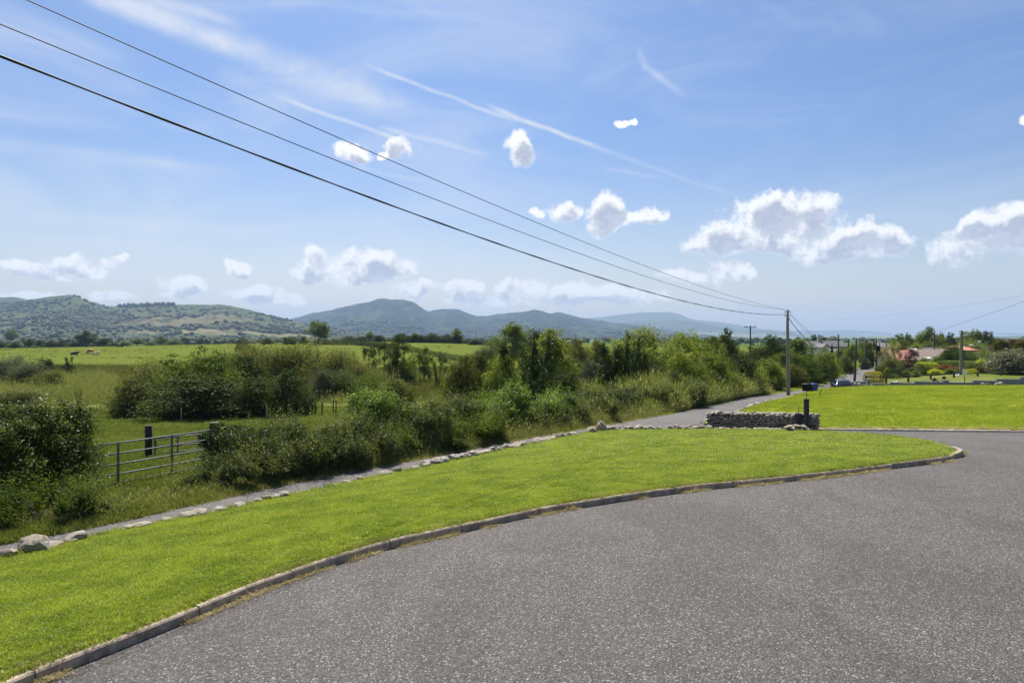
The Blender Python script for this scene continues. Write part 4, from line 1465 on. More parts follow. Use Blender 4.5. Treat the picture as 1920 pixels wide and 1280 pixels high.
    ('bush', 'shrub', 1776, 652, 36, 102, 'dark', 'dark rounded bush left of the tall garden pole', 'shrub', 0),
    ('bush', 'shrub', 1800, 650, 56, 104, 'dark', 'dark rounded bush behind the tall garden pole', 'shrub', 1),
    ('bush', 'shrub', 1822, 656, 40, 106, 'mid', 'green bush right of the tall garden pole', 'shrub', 2),
    ('bush', 'shrub', 1841, 668, 26, 94, 'lime', 'bright lime shrub behind the dark clipped box', 'shrub', 0),
    ('hedge', 'clipped_shrub', 1848, 680, 17, 87, 'dark', 'square dark clipped shrub beside the large grey one', 'shrub', 0),
    ('bush', 'shrub', 1836, 686, 30, 88, 'red', 'red-tipped shrub left of the square clipped shrub', 'shrub', 1),
    ('bush', 'shrub', 1820, 690, 26, 86, 'lime', 'low lime shrub behind the white notice', 'shrub', 2),
    ('bush', 'shrub', 1812, 676, 40, 95, 'grey', 'grey shrub right of the tall garden pole', 'shrub', 2),
    ('bush', 'shrub', 1790, 684, 30, 90, 'red', 'red-leaved shrub left of the tall garden pole', 'shrub', 0),
    ('bush', 'shrub', 1770, 681, 34, 92, 'red', 'green shrub with red tips above the lime one', 'shrub', 2),
    ('bush', 'shrub', 1752, 690, 30, 85, 'lime', 'brightest lime-yellow shrub behind the rail fence', 'shrub', 1),
    ('hedge', 'clipped_shrub', 1738, 679, 34, 97, 'lime', 'flat-topped yellow-green clipped hedge in the garden', 'hedge', 0),
    ('bush', 'shrub', 1762, 674, 30, 100, 'mid', 'green shrub right of the flat-topped yellow hedge', 'shrub', 1),
    ('hedge', 'clipped_shrub', 1796, 676, 60, 98, 'mid', 'long low green hedge behind the garden beds', 'hedge', 0),
    ('ball', 'clipped_shrub', 1724, 681, 24, 90, 'dark', 'dark round bush left of the lime shrub', 'shrub', 0),
    ('bush', 'shrub', 1710, 686, 26, 87, 'grey', 'silvery bushy plant in the middle of the garden bed', 'shrub', 1),
    ('bush', 'shrub', 1730, 692, 18, 85, 'dark', 'small dark shrub left of the lime-yellow one', 'shrub', 1),
    ('blossom', 'shrub', 1709, 655, 34, 100, 'purple', 'purple-brown twiggy shrub in front of the left red roof', 'shrub', 0),
    ('bush', 'shrub', 1704, 676, 30, 99, 'purple', 'dense purple-brown bush under the twiggy one', 'shrub', 2),
    ('ball', 'clipped_shrub', 1690, 683, 22, 90, 'dark', 'dark clipped ball with yellowish top behind the dark block', 'shrub', 0),
    ('hedge', 'clipped_shrub', 1675, 691, 22, 84, 'dark', 'dark rounded clipped block beside the rail fence', 'shrub', 0),
    ('hedge', 'clipped_shrub', 1638, 696.5, 29, 80, 'gold', 'golden-yellow clipped block at the garden corner', 'shrub', 0),
    ('bush', 'shrub', 1655, 695, 10, 84, 'dark', 'tiny dark shrub between the golden and dark blocks', 'shrub', 1),
    ('blossom', 'shrub', 1658, 654, 44, 97, 'cream', 'tall loose shrub with cream flower plumes by the lane', 'shrub', 0),
    ('blossom', 'shrub', 1680, 644, 30, 99, 'cream', 'cream-flowered branches right of the tall loose shrub', 'shrub', 0),
    ('bush', 'shrub', 1669, 668, 40, 94, 'olive', 'leafy base of shrubs under the cream plumes', 'shrub', 2),
    ('bush', 'shrub', 1698, 692, 22, 84, 'olive', 'small yellowish plant right of the dark clipped block', 'shrub', 0),
    ('bush', 'shrub', 1742, 684, 24, 92, 'mid', 'small green shrub between the lime one and the flat yellow hedge', 'shrub', 1),
    ('bush', 'shrub', 1716, 692, 20, 83, 'light', 'low pale plant at the front of the bed beside the silvery one', 'shrub', 0),
    ('bush', 'shrub', 1781, 690, 26, 87, 'mid', 'low green shrub behind the rail fence, left of the mossy pole', 'shrub', 2),
    ('bush', 'shrub', 1798, 688, 26, 88, 'olive', 'low olive shrub at the foot of the mossy pole', 'shrub', 1),
    ('bush', 'shrub', 1756, 664, 26, 104, 'light', 'pale bush before the brown-roofed outhouse', 'shrub', 0),
    ('bush', 'shrub', 1731, 668, 30, 104, 'mid', 'dark leafy bush under the grey-roofed building', 'shrub', 2),
    ('bush', 'shrub', 1690, 672, 26, 101, 'mid', 'green bush under the right end of the left red roof', 'shrub', 1),
    ('bush', 'shrub', 1826, 678, 34, 93, 'mid', 'mid green bush left of the square clipped shrub', 'shrub', 0),
    ('bush', 'shrub', 1860, 676, 34, 90, 'light', 'pale green bush between the clipped shrub and the large grey one', 'shrub', 2),
    ('bush', 'shrub', 1654, 682, 28, 93, 'olive', 'olive bush at the foot of the cream-flowered shrub', 'shrub', 1),
    ('ball', 'clipped_shrub', 1664, 688, 16, 86, 'mid', 'small green ball shrub left of the dark clipped block', 'shrub', 0),
]
_lpx = roadL[:, 0] / np.maximum(roadL[:, 1], 1) * 1280 + 960
for (k, nm, px, yt, w, d, mt, lb, ct, vr) in VEG:
    if 1180 < px < 1600 and d < 110:
        # keep clear of the lane and its verge
        d = max(d, float(np.interp(px, _lpx[roadL[:, 1] > 20], roadL[roadL[:, 1] > 20, 1])) + 6.5 + w / 1280 * d * .5)
    plant(k, nm, px, yt, w, d, mt, lb, ct, var=vr if k in ('tree', 'ash', 'birch', 'bush', 'willow', 'ivy') else 0)


# ---------------------------------------------------------------- field hedges far off (one per boundary)
def hedge_line(label, pts, h, wd, mat, n, leaf, name='hedge', cat='hedge', grp=None, rag=.25):
    """ragged hedge along a ground polyline (x, y)"""
    rng = np.random.default_rng(len(label))
    P = resample([(x, y, 0) for x, y in pts], 1.0)
    L = np.r_[0, np.cumsum(np.linalg.norm(np.diff(P[:, :2], axis=0), axis=1))]
    s = rng.random(n) * L[-1]
    x, y = np.interp(s, L, P[:, 0]), np.interp(s, L, P[:, 1])
    hh = h * (1 + rag * np.array([mnoise.noise((a * .9, 3.3, 0)) + .6 * mnoise.noise((a * 2.6, 8.3, 0)) for a in s]))
    a = rng.random(n) * 6.283
    q = rng.random(n) ** .35
    ox, oz = np.cos(a) * q * wd / 2, np.abs(np.sin(a)) * q
    T = np.gradient(P[:, :2], axis=0)
    T /= np.linalg.norm(T, axis=1)[:, None]
    nx = np.interp(s, L, T[:, 1])
    ny = -np.interp(s, L, T[:, 0])
    k = rng.random(n) < .45
    oz = np.where(k, rng.random(n), oz)
    ox = np.where(k, np.sign(ox) * wd / 2 * (1 - .25 * rng.random(n)), ox)
    X, Y = x + nx * ox, y + ny * ox
    z = ground(X, Y) if len(X) < 1 else np.interp(s, L, ground(P[:, 0], P[:, 1])) - .1 + oz * hh
    Q = np.stack([X, Y, z], -1)
    N = unit(np.stack([nx * ox, ny * ox, oz * .6], -1) + rng.normal(size=(n, 3)) * .7)
    V = leaves('h', Q, N, leaf, .6, rng)
    o0 = Q[0].copy()
    o0[2] = z.min()
    t = thing(name, label, cat, tuple(o0), 0, grp)
    link('foliage', quadmesh('foliage', V - o0), mat, t)
    mb = MB()
    for f in np.linspace(0, 1, min(24, max(3, int(L[-1] / 3)))):
        xx, yy = np.interp(f * L[-1], L, P[:, 0]), np.interp(f * L[-1], L, P[:, 1])
        zz = gz(xx, yy)
        mb.tube([(xx - o0[0], yy - o0[1], zz - .1 - o0[2]), (xx - o0[0] + .05, yy - o0[1], zz + h * .75 - o0[2])], [.04 * h / 2, .015], 5)
    tag(mb.build('stem', 'bark', t), kind='stuff')
    return t


def gp(px, d):
    return (XD(px, d), d)


hedge_line('low dark hedge along the foot of the far cattle field', [gp(-40, 400), gp(100, 404), gp(226, 403)], 2.0, 2.0, 'dark', 9000, .42)
hedge_line('dark hedge over the crest right of the lone tree', [gp(588, 292), gp(660, 290), gp(736, 268)], 2.2, 2.0, 'dark', 9000, .34)
hedge_line('thick tall dark hedge on the crest of the middle field', [gp(742, 315), gp(800, 316), gp(866, 310)], 3.0, 2.6, 'dark', 9000, .40)
hedge_line('thin hedge trailing right from the round crest tree', [gp(866, 310), gp(900, 300), gp(935, 290)], 1.8, 1.6, 'dark', 4000, .34)
hedge_line('dark hedge slanting down across the middle field', [gp(752, 262), gp(800, 238), gp(850, 206), gp(905, 176)], 1.9, 1.8, 'dark', 9000, .26)
hedge_line('hedge at the back of the first rise above the willows', [gp(640, 350), gp(700, 352), gp(745, 350)], 2.2, 1.8, 'dark', 4000, .34)
# clipped roadside hedge beyond the pole
rh = [(xRL(y) - 2.5 - 1.5 * smooth(62, 80, y), y) for y in np.arange(56, 165, 4)]
hedge_line('long green roadside hedge running beside the lane beyond the pole', rh, 2.25, 1.7, 'light', 80000, .13, rag=.35)

# ---------------------------------------------------------------- near hedge plants, each with its own mesh


def near_shrub(name, label, cat, px, d, ytop, halfw, mat, n, leaf, depth=1.1, seed=0, top_only=False, flowers=0, canes=0, wob=.3, group=None, spiky=.0, aspect=.6):
    rng = np.random.default_rng(seed + 11)
    X = XD(px, d)
    z0 = gz(X, d) - .12
    H = EYE + (630 - ytop) / 1280.0 * d - z0
    a = math.atan2(*(np.array([xRL(d + 2) - xRL(d - 2), 4.0]))[::-1])     # along the lane
    ca, sa = math.cos(a), math.sin(a)
    L = []
    nl = max(7, int(halfw * (7 if wob > .15 else 14)))
    for i in range(nl):
        u = rng.uniform(-1, 1)
        v = rng.uniform(-.8, .8)
        hh = H * 1.08 * (1 - (.24 if wob > .15 else .06) * abs(u) ** 2.5) * (1 - .20 * abs(v)) * rng.uniform(1 - wob, 1.0)
        r = rng.uniform(.30, .52) * min(1.2, H * .5)
        zc = max(r * .5, hh - r)
        L.append(((u * halfw, v * depth, zc), (r * 1.15, r, r * .9)))
        if zc > 1.0:
            L.append(((u * halfw * .97, v * depth * 1.1, zc * .5), (r * 1.25, r * 1.2, r * 1.1)))
    V = clumps(rng, L, int(n * 1.45), .34, 46, .15, size=leaf, floor=0, aspect=aspect)
    if spiky:
        k = int(n * spiky)
        per = 14
        m_ = k // per
        li = rng.integers(0, len(L), m_)
        base = np.array([L[i][0] for i in li]) + rng.normal(size=(m_, 3)) * .18
        dr = unit(rng.normal(size=(m_, 3)) * .45 + np.array([0, 0, 1.0]))
        tt = np.tile(np.linspace(.2, 1, per), m_)
        bi = np.repeat(np.arange(m_), per)
        ln = rng.uniform(.35, .85, m_)[bi]
        P = base[bi] + dr[bi] * (tt * ln)[:, None] + rng.normal(size=(m_ * per, 3)) * .035
        V = np.r_[V, leaves('s', P, unit(rng.normal(size=P.shape) + np.array([0, 0, .5])), leaf * .9, .5, rng)]
    t = thing(name, label, cat, (X, d, z0), a, group)
    link('foliage', quadmesh('foliage', V), mat, t)
    mb = MB()
    for k in range(10 + canes):
        bx, by = rng.uniform(-halfw, halfw) * .9, rng.uniform(-depth, depth) * .5
        tx = bx + rng.normal() * .5
        ty = by + rng.normal() * .4
        hz_ = H * (rng.uniform(.4, .75) if k < 10 else rng.uniform(.8, 1.04))
        mb.tube([(bx, by, 0), ((bx + tx) / 2, (by + ty) / 2, hz_ * .6), (tx, ty, hz_)], [.018, .012, .004], 4)
    tag(mb.build('stem', 'bark', t), kind='stuff')
    if flowers:
        k = max(3, flowers // 3)
        li = rng.integers(0, len(L), k)
        P = np.array([np.array(L[i][0]) + unit(rng.normal(size=3) + np.array([0, -.4, 1.1])) * np.array(L[i][1]) * 1.05 for i in li])
        V = leaves('f', np.repeat(P, 5, 0) + rng.normal(size=(k * 5, 3)) * .035, unit(rng.normal(size=(k * 5, 3)) + np.array([0, 0, 1.0])), .026, .9, rng)
        tag(link('blossom', quadmesh('blossom', V), 'flower', t), kind='stuff')
    return t


# left of the gate
NEAR = [
    ('bramble_thicket', 'dense bramble hedge ending beside the left end of the field gate', 'bramble', 66, 18.0, 752, 1.3, 'bramble', 42000, .062, 1.0, 3, 60, 4, 0, .10),
    ('bramble_thicket', 'tall bramble hedge at the left picture edge', 'bramble', -20, 17.2, 752, 1.6, 'bramble', 42000, .062, 1.0, 4, 70, 4, 0, .10),
    ('bramble_thicket', 'bramble hedge mostly beyond the left picture edge', 'bramble', -190, 15.6, 762, 1.7, 'bramble', 20000, .062, 1.0, 5, 20, 4, 0, .25),
    ('ivy_mound', 'ivy and bramble smothering the gatepost at the right of the gate', 'ivy', 436, 22.5, 778, .68, 'ivy', 14000, .062, .5, 6, 8, 4, 0, .2),
    ('bramble_thicket', 'low bramble mound just right of the ivy gatepost', 'bramble', 486, 21.4, 790, 1.3, 'bramble', 24000, .062, 1.0, 7, 40, 12, .2, .3),
    ('bramble_thicket', 'rounded bramble mound with dry stems above the lane, second from the gate', 'bramble', 572, 22.4, 788, 1.6, 'weeds', 26000, .060, 1.1, 8, 40, 14, .35, .3),
    ('bramble_thicket', 'dark-hollowed weedy bank left of the bright elder', 'bramble', 652, 23.6, 780, 1.4, 'weeds', 22000, .060, 1.1, 9, 30, 14, .4, .35),
    ('elder_bush', 'bright green elder standing up out of the hedge, left one', 'shrub', 704, 26.6, 724, 1.45, 'elder', 26000, .085, 1.2, 10, 10, 6, .25, .3),
    ('bramble_thicket', 'tangled weeds and bramble right of the bright elder', 'bramble', 785, 27.2, 745, 1.6, 'weeds', 26000, .066, 1.2, 11, 40, 16, .4, .3),
    ('bramble_thicket', 'shaggy weedy hedge below the dark hawthorns', 'bramble', 862, 29.0, 738, 1.5, 'weeds', 22000, .068, 1.2, 12, 30, 14, .45, .3),
    ('elder_bush', 'wide bright green elder in the middle of the lane hedge', 'shrub', 958, 33.0, 720, 2.0, 'elder', 30000, .088, 1.3, 13, 10, 6, .25, .25),
    ('elder_bush', 'smaller green elder with pale bramble beside the wide one', 'shrub', 1052, 36.0, 730, 1.6, 'elder', 20000, .088, 1.2, 14, 30, 6, .3, .3),
    ('bramble_thicket', 'grey-green bramble mound before the ivy-clad trunks', 'bramble', 1130, 39.0, 722, 2.0, 'bramble', 22000, .085, 1.4, 15, 60, 8, .2, .25),
    ('bramble_thicket', 'weedy mound with pale bramble leaves under the pale ash', 'bramble', 1210, 42.5, 716, 2.3, 'weeds', 20000, .09, 1.5, 16, 40, 8, .4, .3),
    ('bramble_thicket', 'nettles and weeds sloping to the lane in the hedge middle', 'weeds', 1110, 36.2, 752, 1.7, 'weeds', 16000, .08, 1.0, 17, 20, 8, .5, .3),
    ('bramble_thicket', 'low dark-leaved bramble at the lane side below the ivy trunks', 'bramble', 1020, 33.6, 764, 1.3, 'bramble', 14000, .075, .9, 18, 20, 8, .3, .3),
    ('bramble_thicket', 'weedy mound leading to the tall pale grass bank', 'bramble', 1290, 47.5, 712, 2.3, 'weeds', 16000, .10, 1.6, 19, 20, 6, .5, .3),
    ('hedge_shrub', 'bushy green hedge end just left of the main wooden pole', 'shrub', 1440, 72.0, 702, 2.6, 'mid', 20000, .12, 1.5, 20, 20, 4, .3, .25),
    ('weed_clump', 'dark nettles and docks at the foot of the left bramble hedge', 'weeds', 95, 15.9, 928, 1.2, 'mid', 9000, .05, .6, 31, 4, 4, .5, .4),
    ('weed_clump', 'low weeds between the bramble hedge and the gate bottom', 'weeds', 178, 16.6, 935, .7, 'weeds', 6000, .045, .5, 32, 4, 4, .6, .4),
    ('weed_clump', 'weeds at the left picture edge below the tall bramble hedge', 'weeds', -10, 15.2, 930, 1.1, 'mid', 8000, .05, .6, 33, 2, 4, .5, .4),
    ('weed_clump', 'leafy weeds on the verge below the right end of the gate', 'weeds', 365, 19.4, 888, .9, 'weeds', 5000, .045, .5, 34, 2, 4, .6, .4),
    ('bramble_thicket', 'low weedy skirt spilling to the lane below the gatepost bramble', 'weeds', 520, 20.7, 838, 1.5, 'weeds', 14000, .055, .6, 21, 10, 8, .5, .3),
    ('bramble_thicket', 'low dark bramble skirt reaching the lane below the rounded mound', 'bramble', 610, 22.2, 832, 1.5, 'bramble', 14000, .055, .7, 22, 16, 8, .4, .3),
    ('bramble_thicket', 'leafy skirt of nettles at the lane edge below the bright elder', 'weeds', 715, 24.8, 812, 1.6, 'mid', 14000, .06, .7, 23, 8, 8, .5, .3),
    ('bramble_thicket', 'low leafy skirt at the lane edge left of the wide elder', 'weeds', 880, 28.0, 790, 1.8, 'mid', 14000, .065, .7, 24, 8, 8, .5, .3),
]
for (nm, lb, ct, px, d, yt, hw, mt, n, lf, dp, sdd, fl_, cn, sp, wb) in NEAR:
    near_shrub(nm, lb, ct, px, d, yt, hw, mt, n, lf, dp, sdd, flowers=fl_, canes=cn, spiky=sp, wob=wb)


# ================================================================ scattered ground cover
def tuft(name, n, rad, h, w, mat, bend=.5, seed=0, heads=0, lean=0.0):
    rng = np.random.default_rng(seed)
    V = []
    for i in range(n):
        a = rng.random() * 6.283
        r = rng.random() ** .5 * rad
        p = np.array([math.cos(a) * r, math.sin(a) * r, 0])
        d = unit(np.array([rng.normal() * bend + lean, rng.normal() * bend, 1.0]))
        s = unit(np.cross(d, rng.normal(size=3))) * w * .5
        L = h * rng.uniform(.55, 1.1)
        m_ = p + d * L * .55
        e = m_ + unit(d + np.array([rng.normal() * bend * .9 + lean, rng.normal() * bend * .9, -.25])) * L * .5
        V += [p - s, p + s, m_ + s * .85, m_ - s * .85, m_ - s * .85, m_ + s * .85, e + s * .08, e - s * .08]
        if i < heads:
            e2 = m_ + d * L * .9
            V += [m_ - s * .25, m_ + s * .25, e2 + s * .25, e2 - s * .25]
            k_ = unit(np.cross(d, rng.normal(size=3))) * w * 1.4
            V += [e2 - k_ * .3, e2 + k_, e2 + d * L * .28, e2 - k_]
    me = quadmesh(name, np.array(V))
    me.materials.append(M[mat])
    o = bpy.data.objects.new(name, me)      # source for the scatter only, not placed in the scene
    return o


def scatter(name, label, P, rot, sc, idx, sources, kind='stuff'):
    me = bpy.data.meshes.new(name)
    me.vertices.add(len(P))
    me.vertices.foreach_set('co', np.asarray(P, np.float32).ravel())
    for nm, arr, ty in (('rot', rot, 'FLOAT_VECTOR'), ('sc', sc, 'FLOAT_VECTOR'), ('idx', idx, 'INT')):
        at = me.attributes.new(nm, ty, 'POINT')
        if ty == 'FLOAT_VECTOR':
            at.data.foreach_set('vector', np.asarray(arr, np.float32).ravel())
        else:
            at.data.foreach_set('value', np.asarray(arr, np.int32).ravel())
    o = link(name, me)
    tag(o, label, kind=kind)
    ng = bpy.data.node_groups.new(name, 'GeometryNodeTree')
    ng.interface.new_socket('Geometry', in_out='INPUT', socket_type='NodeSocketGeometry')
    ng.interface.new_socket('Geometry', in_out='OUTPUT', socket_type='NodeSocketGeometry')
    gi, go_ = ng.nodes.new('NodeGroupInput'), ng.nodes.new('NodeGroupOutput')
    iop = ng.nodes.new('GeometryNodeInstanceOnPoints')
    ji = ng.nodes.new('GeometryNodeGeometryToInstance')
    for s in sources[::-1]:
        oi = ng.nodes.new('GeometryNodeObjectInfo')
        oi.inputs[0].default_value = s
        ng.links.new(oi.outputs['Geometry'], ji.inputs[0])
    ng.links.new(gi.outputs[0], iop.inputs['Points'])
    ng.links.new(ji.outputs[0], iop.inputs['Instance'])
    iop.inputs['Pick Instance'].default_value = True
    for nm, sock, ty in (('rot', 'Rotation', 'FLOAT_VECTOR'), ('sc', 'Scale', 'FLOAT_VECTOR'), ('idx', 'Instance Index', 'INT')):
        na_ = ng.nodes.new('GeometryNodeInputNamedAttribute')
        na_.data_type = ty
        na_.inputs['Name'].default_value = nm
        ng.links.new(na_.outputs[0], iop.inputs[sock])
    ng.links.new(iop.outputs[0], go_.inputs[0])
    md = o.modifiers.new('scatter', 'NODES')
    md.node_group = ng
    return o


def attrs(rng, n, s0, s1, k, tilt=.08, hv=.3):
    rot = np.stack([rng.normal(size=n) * tilt, rng.normal(size=n) * tilt, rng.random(n) * 6.283], -1)
    s = rng.uniform(s0, s1, n)
    return rot, np.stack([s, s, s * rng.uniform(1 - hv, 1 + hv, n)], -1), rng.integers(0, k, n)


def sheet_points(V, n, rng, dens):
    """random points on a lofted sheet V[m, n, 3], kept with probability dens(x, y)"""
    m_, k_ = V.shape[:2]
    A = np.linalg.norm(np.cross(V[1:, :-1] - V[:-1, :-1], V[:-1, 1:] - V[:-1, :-1]), axis=-1)
    cx, cyy = V[:-1, :-1, 0], V[:-1, :-1, 1]
    w = (A * dens(cx, cyy)).ravel()
    c = rng.choice(w.size, n, p=w / w.sum())
    i, j = np.unravel_index(c, A.shape)
    u, v = rng.random(n)[:, None], rng.random(n)[:, None]
    return V[i, j] * (1 - u) * (1 - v) + V[i + 1, j] * u * (1 - v) + V[i, j + 1] * (1 - u) * v + V[i + 1, j + 1] * u * v


rng = np.random.default_rng(42)
gt = [tuft('grass_tuft', 34, .085, .050, .0055, 'grass_lawn', .65, i) for i in range(4)]
P = sheet_points(LV, 42000, rng, lambda x, y: np.where((y > 4) & (np.abs(x) < y * .82 + 1), 1 / (4 + np.hypot(x, y)) ** 1.25, 0))
rot, sc, ix = attrs(rng, len(P), .8, 1.3, 4)
f_ = np.clip(np.hypot(P[:, 0], P[:, 1]) / 14, 1, 1.9)[:, None]
sc = sc * np.concatenate([f_, f_, 1 + (f_ - 1) * .35], 1)
scatter('lawn_grass', 'short bright grass blades of the near lawn', P, rot, sc, ix, gt)
# ragged fringe along kerb and lane side
E_ = np.concatenate([evenly(np.c_[Kin[:, 0], Kin[:, 1], Kin[:, 2]], 2600)])
E_ = E_ + rng.normal(size=E_.shape) * np.array([.035, .035, 0])
rot, sc, ix = attrs(rng, len(E_), .7, 1.25, 4, .25)
scatter('kerb_edge_grass', 'ragged grass fringe hanging over the kerb top', E_, rot, sc, ix, gt)
gf = [tuft('far_grass_tuft', 26, .22, .085, .016, 'grass_far', .7, 30 + i) for i in range(3)]
P = sheet_points(FV, 24000, rng, lambda x, y: np.where(np.abs(x) < y * .80 + 1, 1.0, 0))
rot, sc, ix = attrs(rng, len(P), .7, 1.3, 3)
scatter('far_lawn_grass', 'mown grass of the lawn beyond the driveway', P, rot, sc, ix, gf)

# grass growing round the edging stones, and dry grass along the kerb top
Ee = evenly(El[El[:, 1] < 31], 2400) + rng.normal(size=(2400, 3)) * np.array([.10, .10, 0])
eg = [tuft('edge_tuft', 20, .09, .12, .008, 'grass_lawn', .6, 40 + i) for i in range(3)] + [tuft('edge_straw', 16, .09, .12, .006, 'straw', 1.1, 44)]
rot, sc, ix = attrs(rng, len(Ee), .5, 1.2, 4, .2)
scatter('edge_grass', 'longer grass and dry stems round the stones at the lawn edge', Ee, rot, sc, ix, eg)
Ek = evenly(np.c_[Kin[:, 0], Kin[:, 1], Kin[:, 2]], 1900) + rng.normal(size=(1900, 3)) * np.array([.06, .06, 0])
kk = np.array([mnoise.noise((a * .9, b * .9, 4)) for a, b in zip(Ek[:, 0], Ek[:, 1])]) > -.05
Ek = Ek[kk]
rot, sc, ix = attrs(rng, len(Ek), .4, .8, 1, .4)
scatter('kerb_top_straw', 'dry yellow grass along the top of the near kerb', Ek, rot, sc * .8, ix, eg[3:])
# rough tufts over the cattle field
n = 5200
y = 95 + rng.random(n) * 310
x = rng.uniform(-.80, .05, n) * y
nn = np.array([mnoise.noise((a * .03, b * .03, 12)) for a, b in zip(x, y)])
x, y = x[nn > -.1], y[nn > -.1]
cf = [tuft('rough_tuft', 26, .55, .32, .05, 'grass_field', .6, 160 + i) for i in range(3)]
rot, sc, ix = attrs(rng, len(x), .6, 1.5, 3)
scatter('pasture_tufts', 'rough darker tufts over the far cattle pasture', np.stack([x, y, ground(x, y) - .05], -1), rot, sc, ix, cf)

# pasture beyond the gate and grass verge on the far side of the lane
fd = [tuft('field_tuft', 26, .20, .17, .013, 'grass_field', .5, 50 + i) for i in range(4)]
n = 46000
y = 13 + rng.random(n) ** 1.3 * 45
x = -y * .80 + rng.random(n) * (np.minimum(xRL(y) - .15, y * .5) + y * .80)
k = x < xRL(y) - .12
x, y = x[k], y[k]
z = ground(x, y) + np.array([mnoise.noise((a * .35, b * .35, 0)) for a, b in zip(x, y)]) * .10 * smooth(16, 30, np.hypot(x, y)) - .02
rot, sc, ix = attrs(rng, len(x), .6, 1.3, 4)
scatter('field_grass', 'grazed pasture grass beyond the gate', np.stack([x, y, z], -1), rot, sc, ix, fd)

tg = [tuft('tall_grass_tuft', 26, .15, .62, .011, 'grass_tall', .42, 70 + i, heads=5, lean=.2) for i in range(5)]


def along_lane(n, y0, y1, o0, o1, rng, power=1.0):
    y = y0 + (y1 - y0) * rng.random(n) ** power
    o = o0 + (o1 - o0) * rng.random(n)
    i = np.searchsorted(roadL[:, 1], y).clip(1, len(roadL) - 1)
    T = roadL[i, :2] - roadL[i - 1, :2]
    T /= np.linalg.norm(T, axis=1)[:, None]
    X = xRL(y) - T[:, 1] * o
    Y = y + T[:, 0] * o
    return X, Y, o


X, Y, o_ = along_lane(15000, 21.5, 66, .25, 1.9, rng, .9)
keep = np.array([mnoise.noise((a * .7, b * .7, 9)) for a, b in zip(X, Y)]) > -.35
X, Y, o_ = X[keep], Y[keep], o_[keep]
rot, sc, ix = attrs(rng, len(X), .4, .95, 5, .2)
sc *= (.45 + .6 * smooth(.2, 1.3, o_))[:, None]
scatter('verge_grass', 'tall seeding grass leaning over the far verge of the lane', np.stack([X, Y, ground(X, Y) - .03], -1), rot, sc, ix, tg)
X, Y, o_ = along_lane(9000, 64, 165, .1, 2.9, rng, .8)
rot, sc, ix = attrs(rng, len(X), .8, 1.6, 3)
scatter('far_verge_grass', 'bright mown verge between the roadside hedge and the lane', np.stack([X, Y, ground(X, Y)], -1), rot, sc, ix, gf)
# the pale grass bank before the main pole
X, Y, o_ = along_lane(12000, 42, 64, .3, 6.5, rng)
rot, sc, ix = attrs(rng, len(X), .9, 1.5, 5, .16)
zb_ = ground(X, Y)
hump = 1.05 * np.exp(-((o_ - 3.2) / 2.0) ** 2) * smooth(42, 47, Y) * smooth(65, 60, Y)
bxs = np.linspace(0, 1, 60)
scatter('bank_grass', 'thick pale seeding grass on the bank before the main pole', np.stack([X, Y, zb_ + hump - .05], -1), rot, sc, ix, tg)
# bank body under that grass
bl = []
for y in np.linspace(41, 66, 40):
    i = int(np.searchsorted(roadL[:, 1], y))
    T = roadL[i, :2] - roadL[i - 1, :2]
    T /= np.linalg.norm(T)
    row = []
    for o in np.linspace(.2, 6.6, 14):
        x_, y_ = xRL(y) - T[1] * o, y + T[0] * o
        row.append((x_, y_, gz(x_, y_) - .03 + 1.05 * math.exp(-((o - 3.2) / 2.0) ** 2) * float(smooth(42, 47, y_) * smooth(65, 60, y_))))
    bl.append(row)
bl = np.array(bl)
idx = np.arange(bl.shape[0] * bl.shape[1]).reshape(bl.shape[:2])
F_ = np.stack([idx[:-1, :-1], idx[1:, :-1], idx[1:, 1:], idx[:-1, 1:]], -1).reshape(-1, 4)
bk = link('grass_bank', up_faces(mesh_arrays('grass_bank', bl.reshape(-1, 3), F_, 4, True)), 'ground')
tag(bk, 'rounded grassy bank beside the lane before the main pole', kind='structure')
# short weeds and cut straw on the verge in front of the gate and hedge
X, Y, o_ = along_lane(7000, 12.5, 26, .05, 1.7, rng)
sv = [tuft('verge_tuft', 24, .14, .20, .010, 'grass_tall', .6, 90 + i, heads=1) for i in range(3)] + [tuft('weed_tuft', 18, .12, .16, .020, 'grass_lawn', .7, 95)] * 1
rot, sc, ix = attrs(rng, len(X), .5, 1.2, 4, .2)
sc *= (.35 + .8 * smooth(.1, 1.0, o_))[:, None]
scatter('gate_verge_grass', 'rough grass and weeds on the verge before the gate', np.stack([X, Y, ground(X, Y) - .02], -1), rot, sc, ix, sv)
Xa, Ya, oa = along_lane(2600, 13, 40, .0, .45, rng)
Xb, Yb, ob_ = along_lane(2600, 13.5, 21, .2, 1.6, rng)
X, Y = np.r_[Xa, Xb], np.r_[Ya, Yb]
stt = [tuft('straw_tuft', 16, .10, .14, .007, 'straw', 1.6, 110 + i) for i in range(3)]
rot, sc, ix = attrs(rng, len(X), .5, 1.2, 3, .5)
scatter('cut_straw', 'dry cut straw along the far edge of the lane', np.stack([X, Y, ground(X, Y) + .0], -1), rot, sc * .8, ix, stt)
